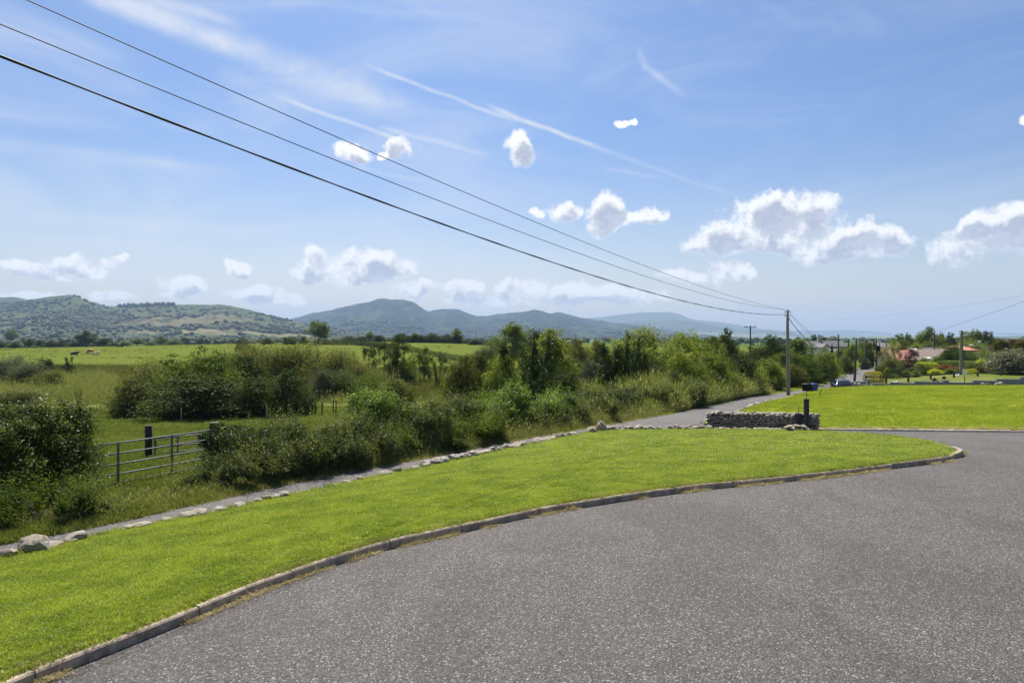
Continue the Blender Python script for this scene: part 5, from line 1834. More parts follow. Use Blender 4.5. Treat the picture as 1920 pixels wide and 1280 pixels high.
# straw caught along the kerb foot
L_ = np.r_[0, np.cumsum(np.linalg.norm(np.diff(K2[:, :2], axis=0), axis=1))]
fkp = fk[rng.integers(0, len(fk), 1300)] + rng.normal(size=(1300, 3)) * np.array([.3, .06, 0]) + np.array([0, .19, .12])
rot, sc, ix = attrs(rng, len(fkp), .6, 1.3, 3, .4)
scatter('far_kerb_straw', 'dry grass along the top of the far kerb', fkp, rot, sc, ix, stt)
s_ = rng.random(5200) * L_[-1]
s_ = s_[np.array([mnoise.noise((a * 1.3, 5.5, 1)) for a in s_]) > -.05]
P = np.c_[np.interp(s_, L_, K2[:, 0]), np.interp(s_, L_, K2[:, 1]), np.interp(s_, L_, zk)]
Pn = offset(np.c_[K2[:, :2], zk], .035)
P = np.c_[np.interp(s_, L_, Pn[:, 0]), np.interp(s_, L_, Pn[:, 1]), np.interp(s_, L_, zk)] + rng.normal(size=(len(s_), 3)) * np.array([.02, .02, 0])
rot, sc, ix = attrs(rng, len(P), .35, 1.0, 3, .3)
sc[:, 2] *= .45
scatter('kerb_straw', 'withered straw and weeds caught along the kerb foot', P, rot, sc, ix, stt)
# marsh
rd = [tuft('reed_tuft', 26, .45, .75, .022, 'reed', .20, 130 + i, heads=6) for i in range(3)] + [tuft('rush_tuft', 30, .5, .8, .022, 'rush', .22, 140)]
n = 26000
y = 60 + rng.random(n) ** .9 * 86
x = rng.uniform(-.78, .36, n) * y
nn = np.array([mnoise.noise((a * .05, b * .05, 2)) for a, b in zip(x, y)])
k = (x < xRL(y) - 8) & (nn > -.28)
x, y, nn = x[k], y[k], nn[k]
rot, sc, ix = attrs(rng, len(x), .6, 1.3, 3)
ix = np.where((nn > .18) | (y > 112 + 20 * nn), 3, ix)
scatter('marsh_reeds', 'reeds, rushes and marsh grass between the fields', np.stack([x, y, ground(x, y) - .05], -1), rot, sc, ix, rd)


# ---------------------------------------------------------------- woodland and scrub on the hills
def blob(name, mat, seed, cone=False):
    rng = np.random.default_rng(seed)
    if cone:
        mb = MB().tube([(0, 0, 0), (0, 0, .25), (0, 0, 1.1)], [.42, .40, .02], 7, cap=False)
        me = mb.mesh(name)
    else:
        bm = bmesh.new()
        bmesh.ops.create_icosphere(bm, subdivisions=2, radius=.5)
        for v in bm.verts:
            v.co *= 1 + .35 * mnoise.noise(v.co * 4 + Vector((seed, 0, 0)))
            v.co.z = v.co.z * .8 + .25
        me = bpy.data.meshes.new(name)
        bm.to_mesh(me)
        bm.free()
    me.materials.append(M[mat])
    return bpy.data.objects.new(name, me)


M['wood1'] = simple('hill_wood', (.030, .050, .018), (.055, .078, .028), 2, .95)
M['wood2'] = simple('hill_gorse', (.060, .080, .030), (.085, .10, .042), 2, .95)
blobs = [blob('wood_clump', 'wood1', 1), blob('wood_clump', 'wood1', 2), blob('scrub_clump', 'wood2', 3)]
n = 60000
ii, jj = rng.integers(0, VA.shape[0] - 1, n), (rng.random(n) ** 1.1 * 84).astype(int)
fu, fv = rng.random(n)[:, None], rng.random(n)[:, None]
P = VA[ii, jj] * (1 - fu) * (1 - fv) + VA[ii + 1, jj] * fu * (1 - fv) + VA[ii, jj + 1] * (1 - fu) * fv + VA[ii + 1, jj + 1] * fu * fv
nn = np.array([mnoise.fractal((a[0] * .0035, a[1] * .0020, 0), .8, 2.1, 5) for a in P])
dens = smooth(.0, .45, nn) * (1 - .75 * smooth(95, 200, P[:, 2])) + .05
px_ = P[:, 0] / P[:, 1] * 1280 + 960
tanm = (((P[:, 0] + 1085) / 230) ** 2 + ((P[:, 1] - 2280) / 210) ** 2 < 1) | (((P[:, 0] + 800) / 270) ** 2 + ((P[:, 1] - 1850) / 100) ** 2 < 1)
k = (rng.random(n) < dens) & (px_ > -80) & (px_ < 720) & ~tanm
P = P[k]
rot, sc, ix = attrs(rng, len(P), 6, 15, 3)
scatter('hillside_woodland', 'scattered scrub and small woods on the near hill', P, rot, sc, ix, blobs)
cones = [blob('fir', 'wood1', 5, True)]
P = []
for p in np.arange(224, 330, .55):
    t_ = 1 - rng.random() ** 2 * .06
    top = interp_cr(pA, [p])[0]
    i = int((p + 1400) / 5)
    P.append(VA[min(i, VA.shape[0] - 1), int(t_ * 89)] + rng.normal(size=3) * np.array([4, 4, 0]))
rot, sc, ix = attrs(rng, len(P), 7, 12, 1)
sc[:, 2] *= 1.2
scatter('ridge_plantation', 'dark conifer plantation along the near hill crest', P, rot, sc, ix, cones)
n = 9000
ii, jj = rng.integers(0, VB.shape[0] - 1, n), (rng.random(n) * 40).astype(int)
P = VB[ii, jj] + rng.normal(size=(n, 3)) * np.array([14, 14, 0])
nn = np.array([mnoise.fractal((a[0] * .0016, a[1] * .0016, 4), .8, 2.1, 4) for a in P])
P = P[nn > .12]
rot, sc, ix = attrs(rng, len(P), 10, 22, 2)
scatter('valley_woodland', 'dark woods and hedges at the foot of the mountain', P, rot, sc, ix, blobs[:2])
# plain between the fields and the hills: hedges and tree clumps
n = 5200
u = rng.uniform(-.85, .85, n)
y = 480 + rng.random(n) ** 1.3 * 2600
x = u * y
nn = np.array([mnoise.fractal((a * .004, b * .0016, 8), .8, 2.1, 3) for a, b in zip(x, y)])
cellx = np.abs(((x + y * .3) / 190) % 1 - .5) * 2
celly = np.abs((y / 150) % 1 - .5) * 2
k = (nn > .22) | (cellx > .955) | (celly > .93)
x, y = x[k], y[k]
rot, sc, ix = attrs(rng, len(x), 5, 11, 2)
scatter('plain_woodland', 'hazy hedges and tree clumps on the plain before the hills', np.stack([x, y, ground(x, y) - .5], -1), rot, sc, ix, blobs[:2])
# ================================================================ utility poles and cables
def gz2(x, y):
    """surface height where lawn sheets lie over the ground"""
    s_ = x - float(xRR(y))
    if s_ > .3 and y < 63.8:
        return float(zH(x, y)) + .11
    return gz(x, y)


def pole(label, px, d, ytop, mat, r=.13, cross=False, lean=0.0, pegs=False, box=False, zb=None, name='utility_pole', stubs=2, cat='pole', group='wooden utility poles along the lane'):
    X = XD(px, d)
    z0 = (gz2(X, d) if zb is None else zb)
    H = EYE + (630 - ytop) / 1280 * d - z0
    t = thing(name, label, cat, (X, d, z0), 0, group)
    mb = MB()
    pts = [(lean * f * H, 0, -.25 + f * (H + .25)) for f in np.linspace(0, 1, 7)]
    mb.tube(pts, [r * (1.12 - .38 * f) for f in np.linspace(0, 1, 7)], 12)
    mb.build('shaft', mat, t, True)
    tx = lean * H
    if cross:
        MB().box((tx, 0, H - .35), (2.3, .10, .12)).build('crossarm', 'pole_dark', t)
        for q in (-1.05, -.75, .75, 1.05):
            m2 = MB().tube([(tx + q, 0, H - .30), (tx + q, 0, H - .18), (tx + q, 0, H - .10), (tx + q, 0, H - .04)], [.02, .05, .06, .03], 8)
            m2.build('insulator', 'ceramic', t, True)
        for q in (-.5, .5):
            MB().tube([(tx, .03, H - .75), (tx + q, .03, H - .38)], .02, 5).build('brace', 'galv', t)
    else:
        for k in range(stubs):
            zz = H - .16 - k * .32
            MB().tube([(tx - .24, -.02, zz), (tx + .24, -.02, zz)], .014, 6).build('bracket', 'galv', t)
            for q in (-.22, .22):
                MB().tube([(tx + q, -.02, zz - .06), (tx + q, -.02, zz - .02), (tx + q, -.02, zz + .03), (tx + q, -.02, zz + .06)], [.025, .045, .045, .02], 8).build('insulator', 'ceramic', t, True)
    if pegs:
        for q, zz in ((-.28, H * .765), (.28, H * .78), (-.26, H * .62)):
            MB().tube([(tx * .7, 0, zz), (tx * .7 + q, 0, zz + .03)], .012, 5).build('climbing_peg', 'galv', t)
    if box:
        MB().tube([(tx + .28, 0, H - 1.9), (tx + .28, 0, H - 1.85), (tx + .28, 0, H - 1.1), (tx + .28, 0, H - 1.05)], [.22, .26, .26, .18], 12).build('transformer', 'plastic_black', t)
    return t, Vector((X + tx, d, z0 + H))


WP = 'wooden utility poles along the lane'
mp, mtop = pole('tall weathered grey pole carrying the three cables at the lane side', 1478.5, 58.0, 581, 'pole_wood', .145, lean=-.012, pegs=True, group=WP)
tb, ttop = pole('dark leaning pole behind the parked blue car', 1602, 92, 634, 'pole_dark', .15, lean=.045, group=WP)
ta, atop = pole('dark pole in front of the slate-roofed house', 1572, 125, 627, 'pole_dark', .15, group=WP)
tc, ctop = pole('pole with a dark transformer beside the cream-flowered shrub', 1643, 97, 634, 'pole_dark', .12, box=True, group=WP)
td, dtop = pole('pale grey pole among the trees at the far bend', 1621, 140, 636, 'pole_wood', .13, group=WP)
pole('first of three short distant poles above the cream shrub', 1649, 170, 640, 'pole_wood', .14, group=WP)
pole('middle and brownest of three short distant poles above the cream shrub', 1662, 150, 642, 'pole_dark', .13, group=WP)
pole('last of three short distant poles, touching the broad dark tree', 1671, 170, 640, 'pole_wood', .13, group=WP)
pole('power pole with a crossarm standing above the roadside trees', 1407, 130, 610, 'pole_dark', .16, cross=True, group='poles with crossarms')
pole('distant power pole with a crossarm in the gap right of the pale sunlit tree', 1257, 205, 628, 'pole_dark', .17, cross=True, group='poles with crossarms')
pole('faint distant pole left of the farther crossarm pole', 1241, 320, 633, 'pole_dark', .14, group='faint distant poles')
pole('faint distant pole touching the farther crossarm pole', 1248, 320, 633, 'pole_dark', .14, group='faint distant poles')
pole('small pole on the crest hedge of the middle field', 671, 340, 615, 'pole_wood', .16, group='faint distant poles')
pole('small pole before the tan hillside field', 358, 470, 625, 'pole_wood', .18, group='faint distant poles')
tg_, gtop = pole('thick mossy pole in the garden behind the white notice', 1802, 84, 619, 'pole_green', .15, group='garden poles')
tr_, rtop = pole('thin dark pole just behind the mossy garden pole', 1804.5, 88, 620, 'pole_dark', .08, group='garden poles')
# the pole behind the viewer on which the cables hang
pb_, pbtop = pole('weathered pole beside the lane left of the driveway', 960, 1, 0, 'pole_wood', .145, zb=-1.0, group=WP)
pb_.location = (-17.43, -8.0, -1.0)
for c_ in pb_.children:
    pass
sc_ = 11.25 / ((EYE + 630 / 1280 * 1) + 1.0)
pb_.scale = (1, 1, sc_)


def cable(name, label, fn, s0, s1, r, n=60, twist=0.0, group=None, sm=True):
    P = [Vector(fn(s)) for s in np.linspace(s0, s1, n)]
    o = P[0].copy()
    t = MB()
    rr = [r * (1 + twist * math.sin(i * 1.35)) for i in range(n)] if twist else [r] * n
    t.tube([p - o for p in P], rr, 8)
    ob = t.build(name, 'cable', None, True, loc=o)
    return tag(ob, label, 'cable', group)


def span(b, c, a, dx=0.0, dz=0.0):
    return lambda s: (-6.825 + 30.3 * s + dx, 9.1 + 48.9 * s, EYE + a + b * s + c * s * s + dz)


SP = 'cables strung between the lane poles'
cable('cable', 'thick black twisted cable, lowest of the three over the lane', span(-6.069, 4.198, 3.730, .0), -.35, 1.0, .0185, 150, .25, SP)
cable('cable', 'middle thin cable over the lane, between the thick and top ones', span(-5.135, 3.247, 4.107, .12), -.35, 1.0, .0088, 90, 0, SP)
cable('cable', 'topmost thin cable over the lane', span(-4.987, 2.546, 4.660, -.05), -.35, 1.0, .0088, 90, 0, SP)


def sag(p, q, s_):
    p, q = Vector(p), Vector(q)
    return lambda t: tuple(p.lerp(q, t) - Vector((0, 0, 4 * s_ * t * (1 - t))))


cable('cable', 'thick cable dropping right from the main pole towards the house', sag(mtop - Vector((0, 0, .55)), atop - Vector((0, 0, .5)), 2.4), 0, 1, .030, 50, .2, SP)
cable('cable', 'thin cable from the main pole to the dark house pole, upper one', sag(mtop - Vector((-.2, 0, .25)), ttop - Vector((0, 0, .15)), 1.6), 0, 1, .010, 50, 0, SP)
cable('cable', 'thin cable from the main pole beside the upper thin one', sag(mtop - Vector((-.22, 0, .42)), ttop - Vector((0, 0, .45)), 1.6), 0, 1, .010, 50, 0, SP)
cable('cable', 'cable from the leaning pole to the transformer pole', sag(ttop, ctop, .5), 0, 1, .012, 30, 0, SP)
cable('cable', 'cable rising to the top right over the garden trees', sag((XD(1752, 150), 150, EYE + 8 / 1280 * 150), (XD(2300, 60), 60, EYE + (630 - 420) / 1280 * 60), .4), 0, 1, .022, 50, 0, 'cables over the garden')
pole('pole end showing among the trees above the red roof', 1752, 150, 621, 'pole_dark', .14, group='garden poles')
cable('cable', 'faint upper cable crossing the sky over the garden', sag((XD(1555, 240), 240, EYE + 31 / 1280 * 240), (XD(1980, 120), 120, EYE + (630 - 543) / 1280 * 120), 1.0), 0, 1, .012, 50, 0, 'cables over the garden')
cable('cable', 'thin level cable from the garden pole to the right edge', sag(gtop - Vector((0, 0, .2)), (XD(2100, 84), 84, EYE + 8 / 1280 * 84), .3), 0, 1, .014, 30, 0, 'cables over the garden')

# ================================================================ field gate
def gate(name, label, p0, p1, h, bars, uprights, r=.022, mat='galv', braces=()):
    p0, p1 = Vector(p0), Vector(p1)
    d = p1 - p0
    L = d.to_2d().length
    t = thing(name, label, 'gate', p0, math.atan2(d.y, d.x))
    sl = d.z / L
    for k, zz in enumerate(bars):
        MB().tube([(0, 0, zz), (L, 0, zz + sl * L)], r, 10).build('gate_rail', mat, t, True)
    for u in uprights:
        MB().box((u * L, 0, (bars[0] + bars[-1]) / 2 + sl * u * L), (.05, .045, abs(bars[-1] - bars[0]) + .05)).build('gate_upright', mat, t, bevel=.004)
    for (a, za, b, zb_) in braces:
        MB().tube([(a * L, .02, za), (b * L, .02, zb_ + sl * b * L)], r * .7, 8).build('gate_brace', mat, t)
    return t, L


GR = Vector((XD(396, 22.0), 22.0, -.98))
GL = Vector((XD(112, 18.0), 18.0, -.98))
dGR = EYE + (630 - 806) / 1280 * 22.0
dGL = EYE + (630 - 845) / 1280 * 18.0
gb = [.18, .42, .70, 1.00, 1.30]
base = dGR - 1.30
gt_, GLn = gate('field_gate', 'galvanised five-bar field gate between the bramble hedge and the ivy gatepost', (GL.x, GL.y, dGL - 1.30), (GR.x, GR.y, base), 1.3, gb, [.02, .34, .70, .985])
for c_ in gt_.children:
    pass
# curved hinge end
MB().tube([(GLn - .02, 0, 1.30 + (base - dGL + 1.30)), (GLn + .07, 0, 1.24 + (base - dGL + 1.30)), (GLn + .09, 0, 1.0 + (base - dGL + 1.3)), (GLn + .02, 0, .70 + (base - dGL + 1.3))], .018, 8).build('gate_hinge', 'galv', gt_, True)
# second smaller gate folded back behind
q0 = (XD(288, 24.6), 24.6, 0)
q1 = (XD(398, 25.6), 25.6, 0)
zt = EYE + (630 - 818) / 1280 * 25
gate('field_gate', 'small galvanised pen gate behind the main gate, right of the dark post', (q0[0], q0[1], zt - 1.12), (q1[0], q1[1], zt - 1.06), 1.1, [.12, .33, .55, .77, 1.10], [.02, .40, .86], .018)
q0 = (XD(290, 27.0), 27.0, 0)
q1 = (XD(374, 27.8), 27.8, 0)
zt = EYE + (630 - 826) / 1280 * 27
gate('field_gate', 'rusty hurdle leaning behind the galvanised pen gate', (q0[0], q0[1], zt - 1.05), (q1[0], q1[1], zt - .86), 1.0, [.2, .50, .8, 1.05], [.03, .97], .016, 'rust', [(.05, .9, .5, .35)])


def post(label, px, d, ytop, w, mat, name='fence_post', zb=None, lean=0.0, group=None, h=None, cat='post'):
    X = XD(px, d)
    z0 = gz2(X, d) if zb is None else zb
    H = h or EYE + (630 - ytop) / 1280 * d - z0
    mb = MB()
    mb.tube([(0, 0, -.2), (lean * .5, 0, H * .5), (lean, 0, H - .02), (lean, 0, H)], [w / 2, w / 2, w / 2, w * .42], 10)
    return tag(mb.build(name, mat, None, True, loc=(X, d, z0), rot=(0, 0, px)), label, cat, group)


post('thick dark wooden post behind the galvanised gate', 278.5, 24.5, 797, .25, 'post_dark')
post('shorter dark wooden post near the right end of the gate', 376, 28.0, 814, .20, 'post_dark')
o = MB().box((0, 0, .68), (.28, .26, 1.72)).build('gatepost', 'concrete_post', None, bevel=.03, loc=(XD(402, 22.3), 22.3, -1.05), rot=(0, 0, .4))
tag(o, 'rough concrete gatepost half hidden under ivy', 'post')
MBc = [(592, 742, 47), (604, 744, 46), (625, 741, 48), (630, 740, 48), (580, 745, 45), (543, 746, 44.5), (500, 750, 44), (340, 752, 43.5)]
for k, (px, yt, d) in enumerate(MBc):
    nm = ['left of the wire fence gap', 'second right of the thicket', 'one of the close pair by the reeds, left', 'one of the close pair by the reeds, right', 'nearest the rounded dark shrub',
          'below the rounded dark shrub', 'in the shade of the thicket, middle', 'pale, in the shade of the thicket at left'][k]
    post('thin wooden fence post ' + nm, px, d, yt, .09, 'pole_wood' if k > 5 else 'post_dark', group='field fence posts below the thicket', h=.95)
post('thin wooden fence post at the marsh edge below the hawthorns', 1106, 44, 0, .09, 'pole_wood', group='field fence posts below the thicket', h=1.1)

# ================================================================ stones
def rock(seed, sub=2, flat=.7, ang_=.35):
    bm = bmesh.new()
    bmesh.ops.create_icosphere(bm, subdivisions=sub, radius=.5)
    o = Vector((seed * 3.7, seed * 1.3, 0))
    pl = [Vector((random.uniform(-1, 1), random.uniform(-1, 1), random.uniform(-.4, 1))).normalized() for _ in range(7)]
    for v in bm.verts:
        v.co *= 1 + ang_ * mnoise.noise(v.co * 1.8 + o) + .10 * mnoise.noise(v.co * 5 + o)
        for p in pl:                       # broken flat faces
            e = v.co.dot(p) - .40
            if e > 0:
                v.co -= p * e * .85
        v.co.z *= flat
    me = bpy.data.meshes.new('stone')
    bm.to_mesh(me)
    bm.free()
    return me


random.seed(11)
ROCKS = [rock(i, 2, random.uniform(.75, 1.0)) for i in range(10)]
SM = ['stone1', 'stone2', 'stone3', 'stone1', 'stone2']
for i, r_ in enumerate(ROCKS):
    r_.materials.append(M[SM[i % 5]])


def stone(parent, loc, size, rot, k, name='stone', mat=None):
    o = bpy.data.objects.new(name, ROCKS[k % len(ROCKS)])
    COL.objects.link(o)
    o.location = loc
    o.scale = size
    o.rotation_euler = rot
    if parent is not None:
        o.parent = parent
    if mat:
        o.material_slots[0].link = 'OBJECT'
        o.material_slots[0].material = M[mat]
    return o


# dry stone wall
WL = Vector((XD(1329, 33.2), 33.2, 0))
WR = Vector((XD(1531, 30.4), 30.4, 0))
d = WR - WL
Lw = d.length
zl, zr = EYE + (630 - 803) / 1280 * 33.2, EYE + (630 - 809) / 1280 * 30.4
Hl, Hr = (803 - 772) / 1280 * 33.2, (809 - 776) / 1280 * 30.4
wall = thing('dry_stone_wall', 'low dry stone wall of rounded grey stones beside the black posts', 'wall', (WL.x, WL.y, zl), math.atan2(d.y, d.x))
core = MB()
cs = []
for i in range(13):
    f = i / 12
    z_ = (zr - zl) * f
    h_ = (Hl + (Hr - Hl) * f) - .07
    cs += [(f * Lw, -.14, z_ - .2), (f * Lw, -.13, z_ + h_), (f * Lw, .17, z_ + h_), (f * Lw, .18, z_ - .2)]
fs = []
for i in range(12):
    for k in range(4):
        k2 = (k + 1) % 4
        fs.append((i * 4 + k, i * 4 + k2, (i + 1) * 4 + k2, (i + 1) * 4 + k))
fs += [(0, 1, 2, 3), (51, 50, 49, 48)]
core.add(cs, fs).build('rubble_core', 'rubble', wall)
rng2 = random.Random(9)
nst = 0
for row in range(6):
    x = -.02 + rng2.random() * .1
    while x < Lw + .02 and nst < 232:
        w = rng2.uniform(.13, .27)
        f = min(1, max(0, (x + w / 2) / Lw))
        h = Hl + (Hr - Hl) * f
        rh_ = h / 6
        z = (zr - zl) * f + rh_ * (row + .5) + rng2.uniform(-.04, .04)
        stone(wall, (x + w / 2, -.17 + rng2.uniform(-.03, .03), z), (w * rng2.uniform(1.0, 1.25), rng2.uniform(.18, .30), rh_ * rng2.uniform(1.15, 1.75)), (rng2.uniform(-.3, .3), rng2.uniform(-.7, .7), rng2.uniform(-.4, .4)), rng2.randrange(10))
        nst += 1
        x += w * .95
x = 0
while x < Lw:                            # cope stones and the far face near the top
    w = rng2.uniform(.18, .32)
    f = min(1, (x + w / 2) / Lw)
    z = (zr - zl) * f + Hl + (Hr - Hl) * f - .02
    stone(wall, (x + w / 2, rng2.uniform(-.06, .06), z + rng2.uniform(-.02, .03)), (w * 1.1, .36, rng2.uniform(.10, .17)), (rng2.uniform(-.2, .2), rng2.uniform(-.2, .2), rng2.uniform(-.3, .3)), rng2.randrange(10))
    x += w * .9
for e, xx in ((0, -.02), (1, Lw + .02)):
    for r0 in range(5):
        for yy in (-.05, .12):
            z = (zr - zl) * e + (r0 + .5) * .155
            stone(wall, (xx, yy, z), (.2, .26, .19), (0, 0, rng2.uniform(-.5, .5)), rng2.randrange(10))

# low heaped stones in front of the wall
low = thing('stone_heap', 'low heap of pale flat stones along the foot of the dry stone wall', 'stones', tuple(El[0]))
low.location = (XD(1430, 30.4), 30.4, -.92)
for i in range(72):
    f = rng2.random()
    px = 1334 + f * 180
    dd = 31.9 - 1.6 * f + rng2.uniform(-.25, .2)
    z = EYE + (630 - (806 + 1.5 * f)) / 1280 * dd
    s_ = rng2.uniform(.16, .36)
    stone(low, Vector((XD(px, dd), dd, z + rng2.uniform(-.02, .09))) - low.location, (s_ * 1.15, s_ * .9, s_ * .45), (rng2.uniform(-.3, .3), rng2.uniform(-.3, .3), rng2.uniform(0, 6)), rng2.randrange(10), mat=rng2.choice(['stone2', 'stone1', 'stone2', None]))
for i in range(13):                       # pile at the foot of the tall black post
    px, dd = 1478 + rng2.random() * 36, 29.3 + rng2.random() * .5
    z = EYE + (630 - 803) / 1280 * dd
    s_ = rng2.uniform(.22, .40)
    stone(low, Vector((XD(px, dd), dd, z - .05 + rng2.uniform(0, .17))) - low.location, (s_ * 1.2, s_, s_ * .42), (rng2.uniform(-.4, .3), rng2.uniform(-.3, .3), rng2.uniform(0, 6)), rng2.randrange(10), mat='stone2')
row_ = thing('stone_edging', 'low dry-laid row of rough stones between the lawn crest and the lane', 'stones', (XD(1230, 31.4), 31.4, -1.02))
for i in range(95):
    f = rng2.random()
    px = 1128 + f * 215
    p = None
    # on the lawn edge line
    k = np.argmin(np.abs((El[:, 0] / El[:, 1]) * 1280 + 960 - px))
    q = El[k]
    s_ = rng2.uniform(.16, .34)
    stone(row_, Vector((q[0] + rng2.uniform(-.1, .1), q[1] + rng2.uniform(0, .45), q[2] + rng2.uniform(.0, .16))) - row_.location, (s_ * 1.15, s_ * .85, s_ * .6), (rng2.uniform(-.3, .3), rng2.uniform(-.4, .4), rng2.uniform(0, 6)), rng2.randrange(10))

# separate stones lying along the lawn edge
BIG = [(26, .34, .16, 'stone3', 'dark broken stone at the lower left beside the pale boulder'),
       (62, .62, .36, 'stone2', 'big rounded pale boulder at the lower left lawn edge'),
       (100, .42, .10, 'stone2', 'flat stone just right of the big rounded boulder'),
       (158, .50, .22, 'stone2', 'wedge-shaped stone right of the big rounded boulder'),
       (235, .26, .10, 'stone3', 'small brown stone touching a long pale one'),
       (262, .42, .12, 'stone2', 'long pale stone below the gate'),
       (325, .26, .10, 'stone2', 'small pale stone left of the mossy pair below the gate'),
       (350, .44, .16, 'stone2', 'left of the two mossy pale stones below the gatepost'),
       (378, .40, .17, 'stone2', 'right of the two mossy pale stones below the gatepost'),
       (425, .34, .10, 'stone2', 'flat mossy stone sunk in the lawn edge below the ivy'),
       (460, .38, .09, 'stone2', 'long flat stone sunk in the lawn edge below the bramble'),
       (487, .24, .14, 'stone2', 'pointed pale stone of the small cluster at the lawn edge'),
       (508, .28, .15, 'stone2', 'rounded stone in the middle of the small cluster at the lawn edge'),
       (524, .26, .12, 'stone1', 'grey stone leaning on the small cluster at the lawn edge'),
       (541, .34, .17, 'stone2', 'palest rounded stone ending the small cluster at the lawn edge'),
       (652, .30, .10, 'stone2', 'flat pale stone where the lane narrows'),
       (686, .22, .14, 'stone3', 'dark small stone with a broken face at the lawn edge'),
       (724, .44, .18, 'stone2', 'large cream stone in the middle of the lawn edge'),
       (751, .30, .20, 'stone1', 'dark upright stone beside the large cream one'),
       (778, .36, .12, 'stone2', 'low pale stone with grass over it, after the upright dark one'),
       (1112, .50, .34, 'stone3', 'large brownish boulder on the lawn crest'),
       (1131, .42, .55, 'stone3', 'tallest reddish boulder at the start of the stone row')]
gs = 'loose stones edging the near lawn'


def edge_pt(px, off=0.0):
    k = int(np.argmin(np.abs((El[:, 0] / El[:, 1]) * 1280 + 960 - px)))
    T = El[min(k + 1, len(El) - 1)] - El[max(k - 1, 0)]
    T /= np.linalg.norm(T[:2])
    return El[k] + np.array([-T[1], T[0], 0]) * off


BR = [rock(40 + i, 3, .8, .5) for i in range(6)]
for i, (px, w, h, mt, lb) in enumerate(BIG):
    p = edge_pt(px, .10)
    o = link('boulder' if w > .4 and h > .2 else 'stone', BR[i % 6], mt, loc=(p[0], p[1], p[2] + .03 + h * .30), rot=(rng2.uniform(-.1, .1), rng2.uniform(-.1, .1), rng2.uniform(0, 6.2)), scale=(w * (1.15 if px < 130 or px > 1000 else .95), w * .75, h * (1.2 if px < 130 or px > 1000 else .85)))
    tag(o, lb, 'stone', gs)
for i in range(34):
    px = 800 + 300 * (i / 34) + rng2.uniform(-3, 3)
    p = edge_pt(px, .12 + rng2.uniform(-.1, .12))
    w, h = rng2.uniform(.18, .44), rng2.uniform(.11, .23)
    o = link('stone', BR[i % 6], rng2.choice(['stone1', 'stone2', 'stone3', 'stone2']), loc=(p[0], p[1], p[2] + .05 + h * .3), rot=(rng2.uniform(-.2, .2), rng2.uniform(-.2, .2), rng2.uniform(0, 6.2)), scale=(w * 1.2, w * .85, h * 1.2))
    tag(o, 'small rough stone in the line between the cream stone and the lawn-crest boulders', 'stone', gs)
# low stones along the far lawn beside the lane
fs_ = thing('stone_edging', 'ragged line of small stones between the far lawn and the lane up to the bins', 'stones', (20, 52, -1.7))
for i in range(110):
    y = 35.5 + (i / 110) * 28 + rng2.uniform(-.2, .2)
    x = float(xRR(y)) + .18 + rng2.uniform(-.08, .15)
    s_ = rng2.uniform(.12, .36)
    stone(fs_, Vector((x, y, float(zH(x + .1, y)) + .12 + rng2.uniform(-.02, .06))) - fs_.location, (s_ * 1.2, s_, s_ * .6), (rng2.uniform(-.3, .3), rng2.uniform(-.3, .3), rng2.uniform(0, 6)), rng2.randrange(10))
for i, (px, dd, lb, w) in enumerate([(1853, 63.6, 'small white stone at the foot of the stepped wall', .35), (1877, 63.2, 'large pale boulder before the stepped wall', .8), (1870, 63.3, 'pale stone leaning on the large boulder before the stepped wall', .45),
                                     (1843, 63.5, 'low pale stone left of the boulder before the stepped wall', .4), (1604, 66.5, 'white stone at the foot of the short block wall', .4), (1611, 67, 'white stone beside the garden entrance', .45)]):
    o = link('stone', BR[i % 6], 'stone2', loc=(XD(px, dd), dd, EYE + (630 - 719.5) / 1280 * dd), rot=(0, 0, i), scale=(w, w * .8, w * .7))
    tag(o, lb, 'stone', 'pale stones below the garden wall')

# black posts with finials
def black_post(label, px, d, ytop, ybot, w, rod, lean=0.0):
    X = XD(px, d)
    z0 = EYE + (630 - ybot) / 1280 * d
    H = (ybot - ytop) / 1280 * d
    t = thing('iron_post', label, 'post', (X, d, z0), .15, 'black box posts with spiked rods')
    MB().box((0, 0, H / 2 - .1), (w, w, H + .2)).build('post_body', 'black_metal', t, bevel=.008)
    MB().box((0, 0, H + .006), (w + .012, w + .012, .012)).build('cap', 'black_metal', t)
    rb = MB().tube([(0, 0, H), (lean * rod, 0, H + rod)], .011, 8)
    rb.build('rod', 'rust', t, True)
    for k in range(5):
        z = H + rod * (.12 + k * .19)
        MB().tube([(lean * (z - H), 0, z - .02), (lean * (z - H), 0, z), (lean * (z - H), 0, z + .02)], [.012, .028, .012], 8).build('collar', 'rust', t, True)
    return t


black_post('tall black square post with a spiked rod at the wall end', 1512, 29.6, 748, 806, .165, .32, .02)
black_post('short black square post with a spiked rod against the stone wall', 1497.5, 30.5, 775, 800, .21, .33, .02)

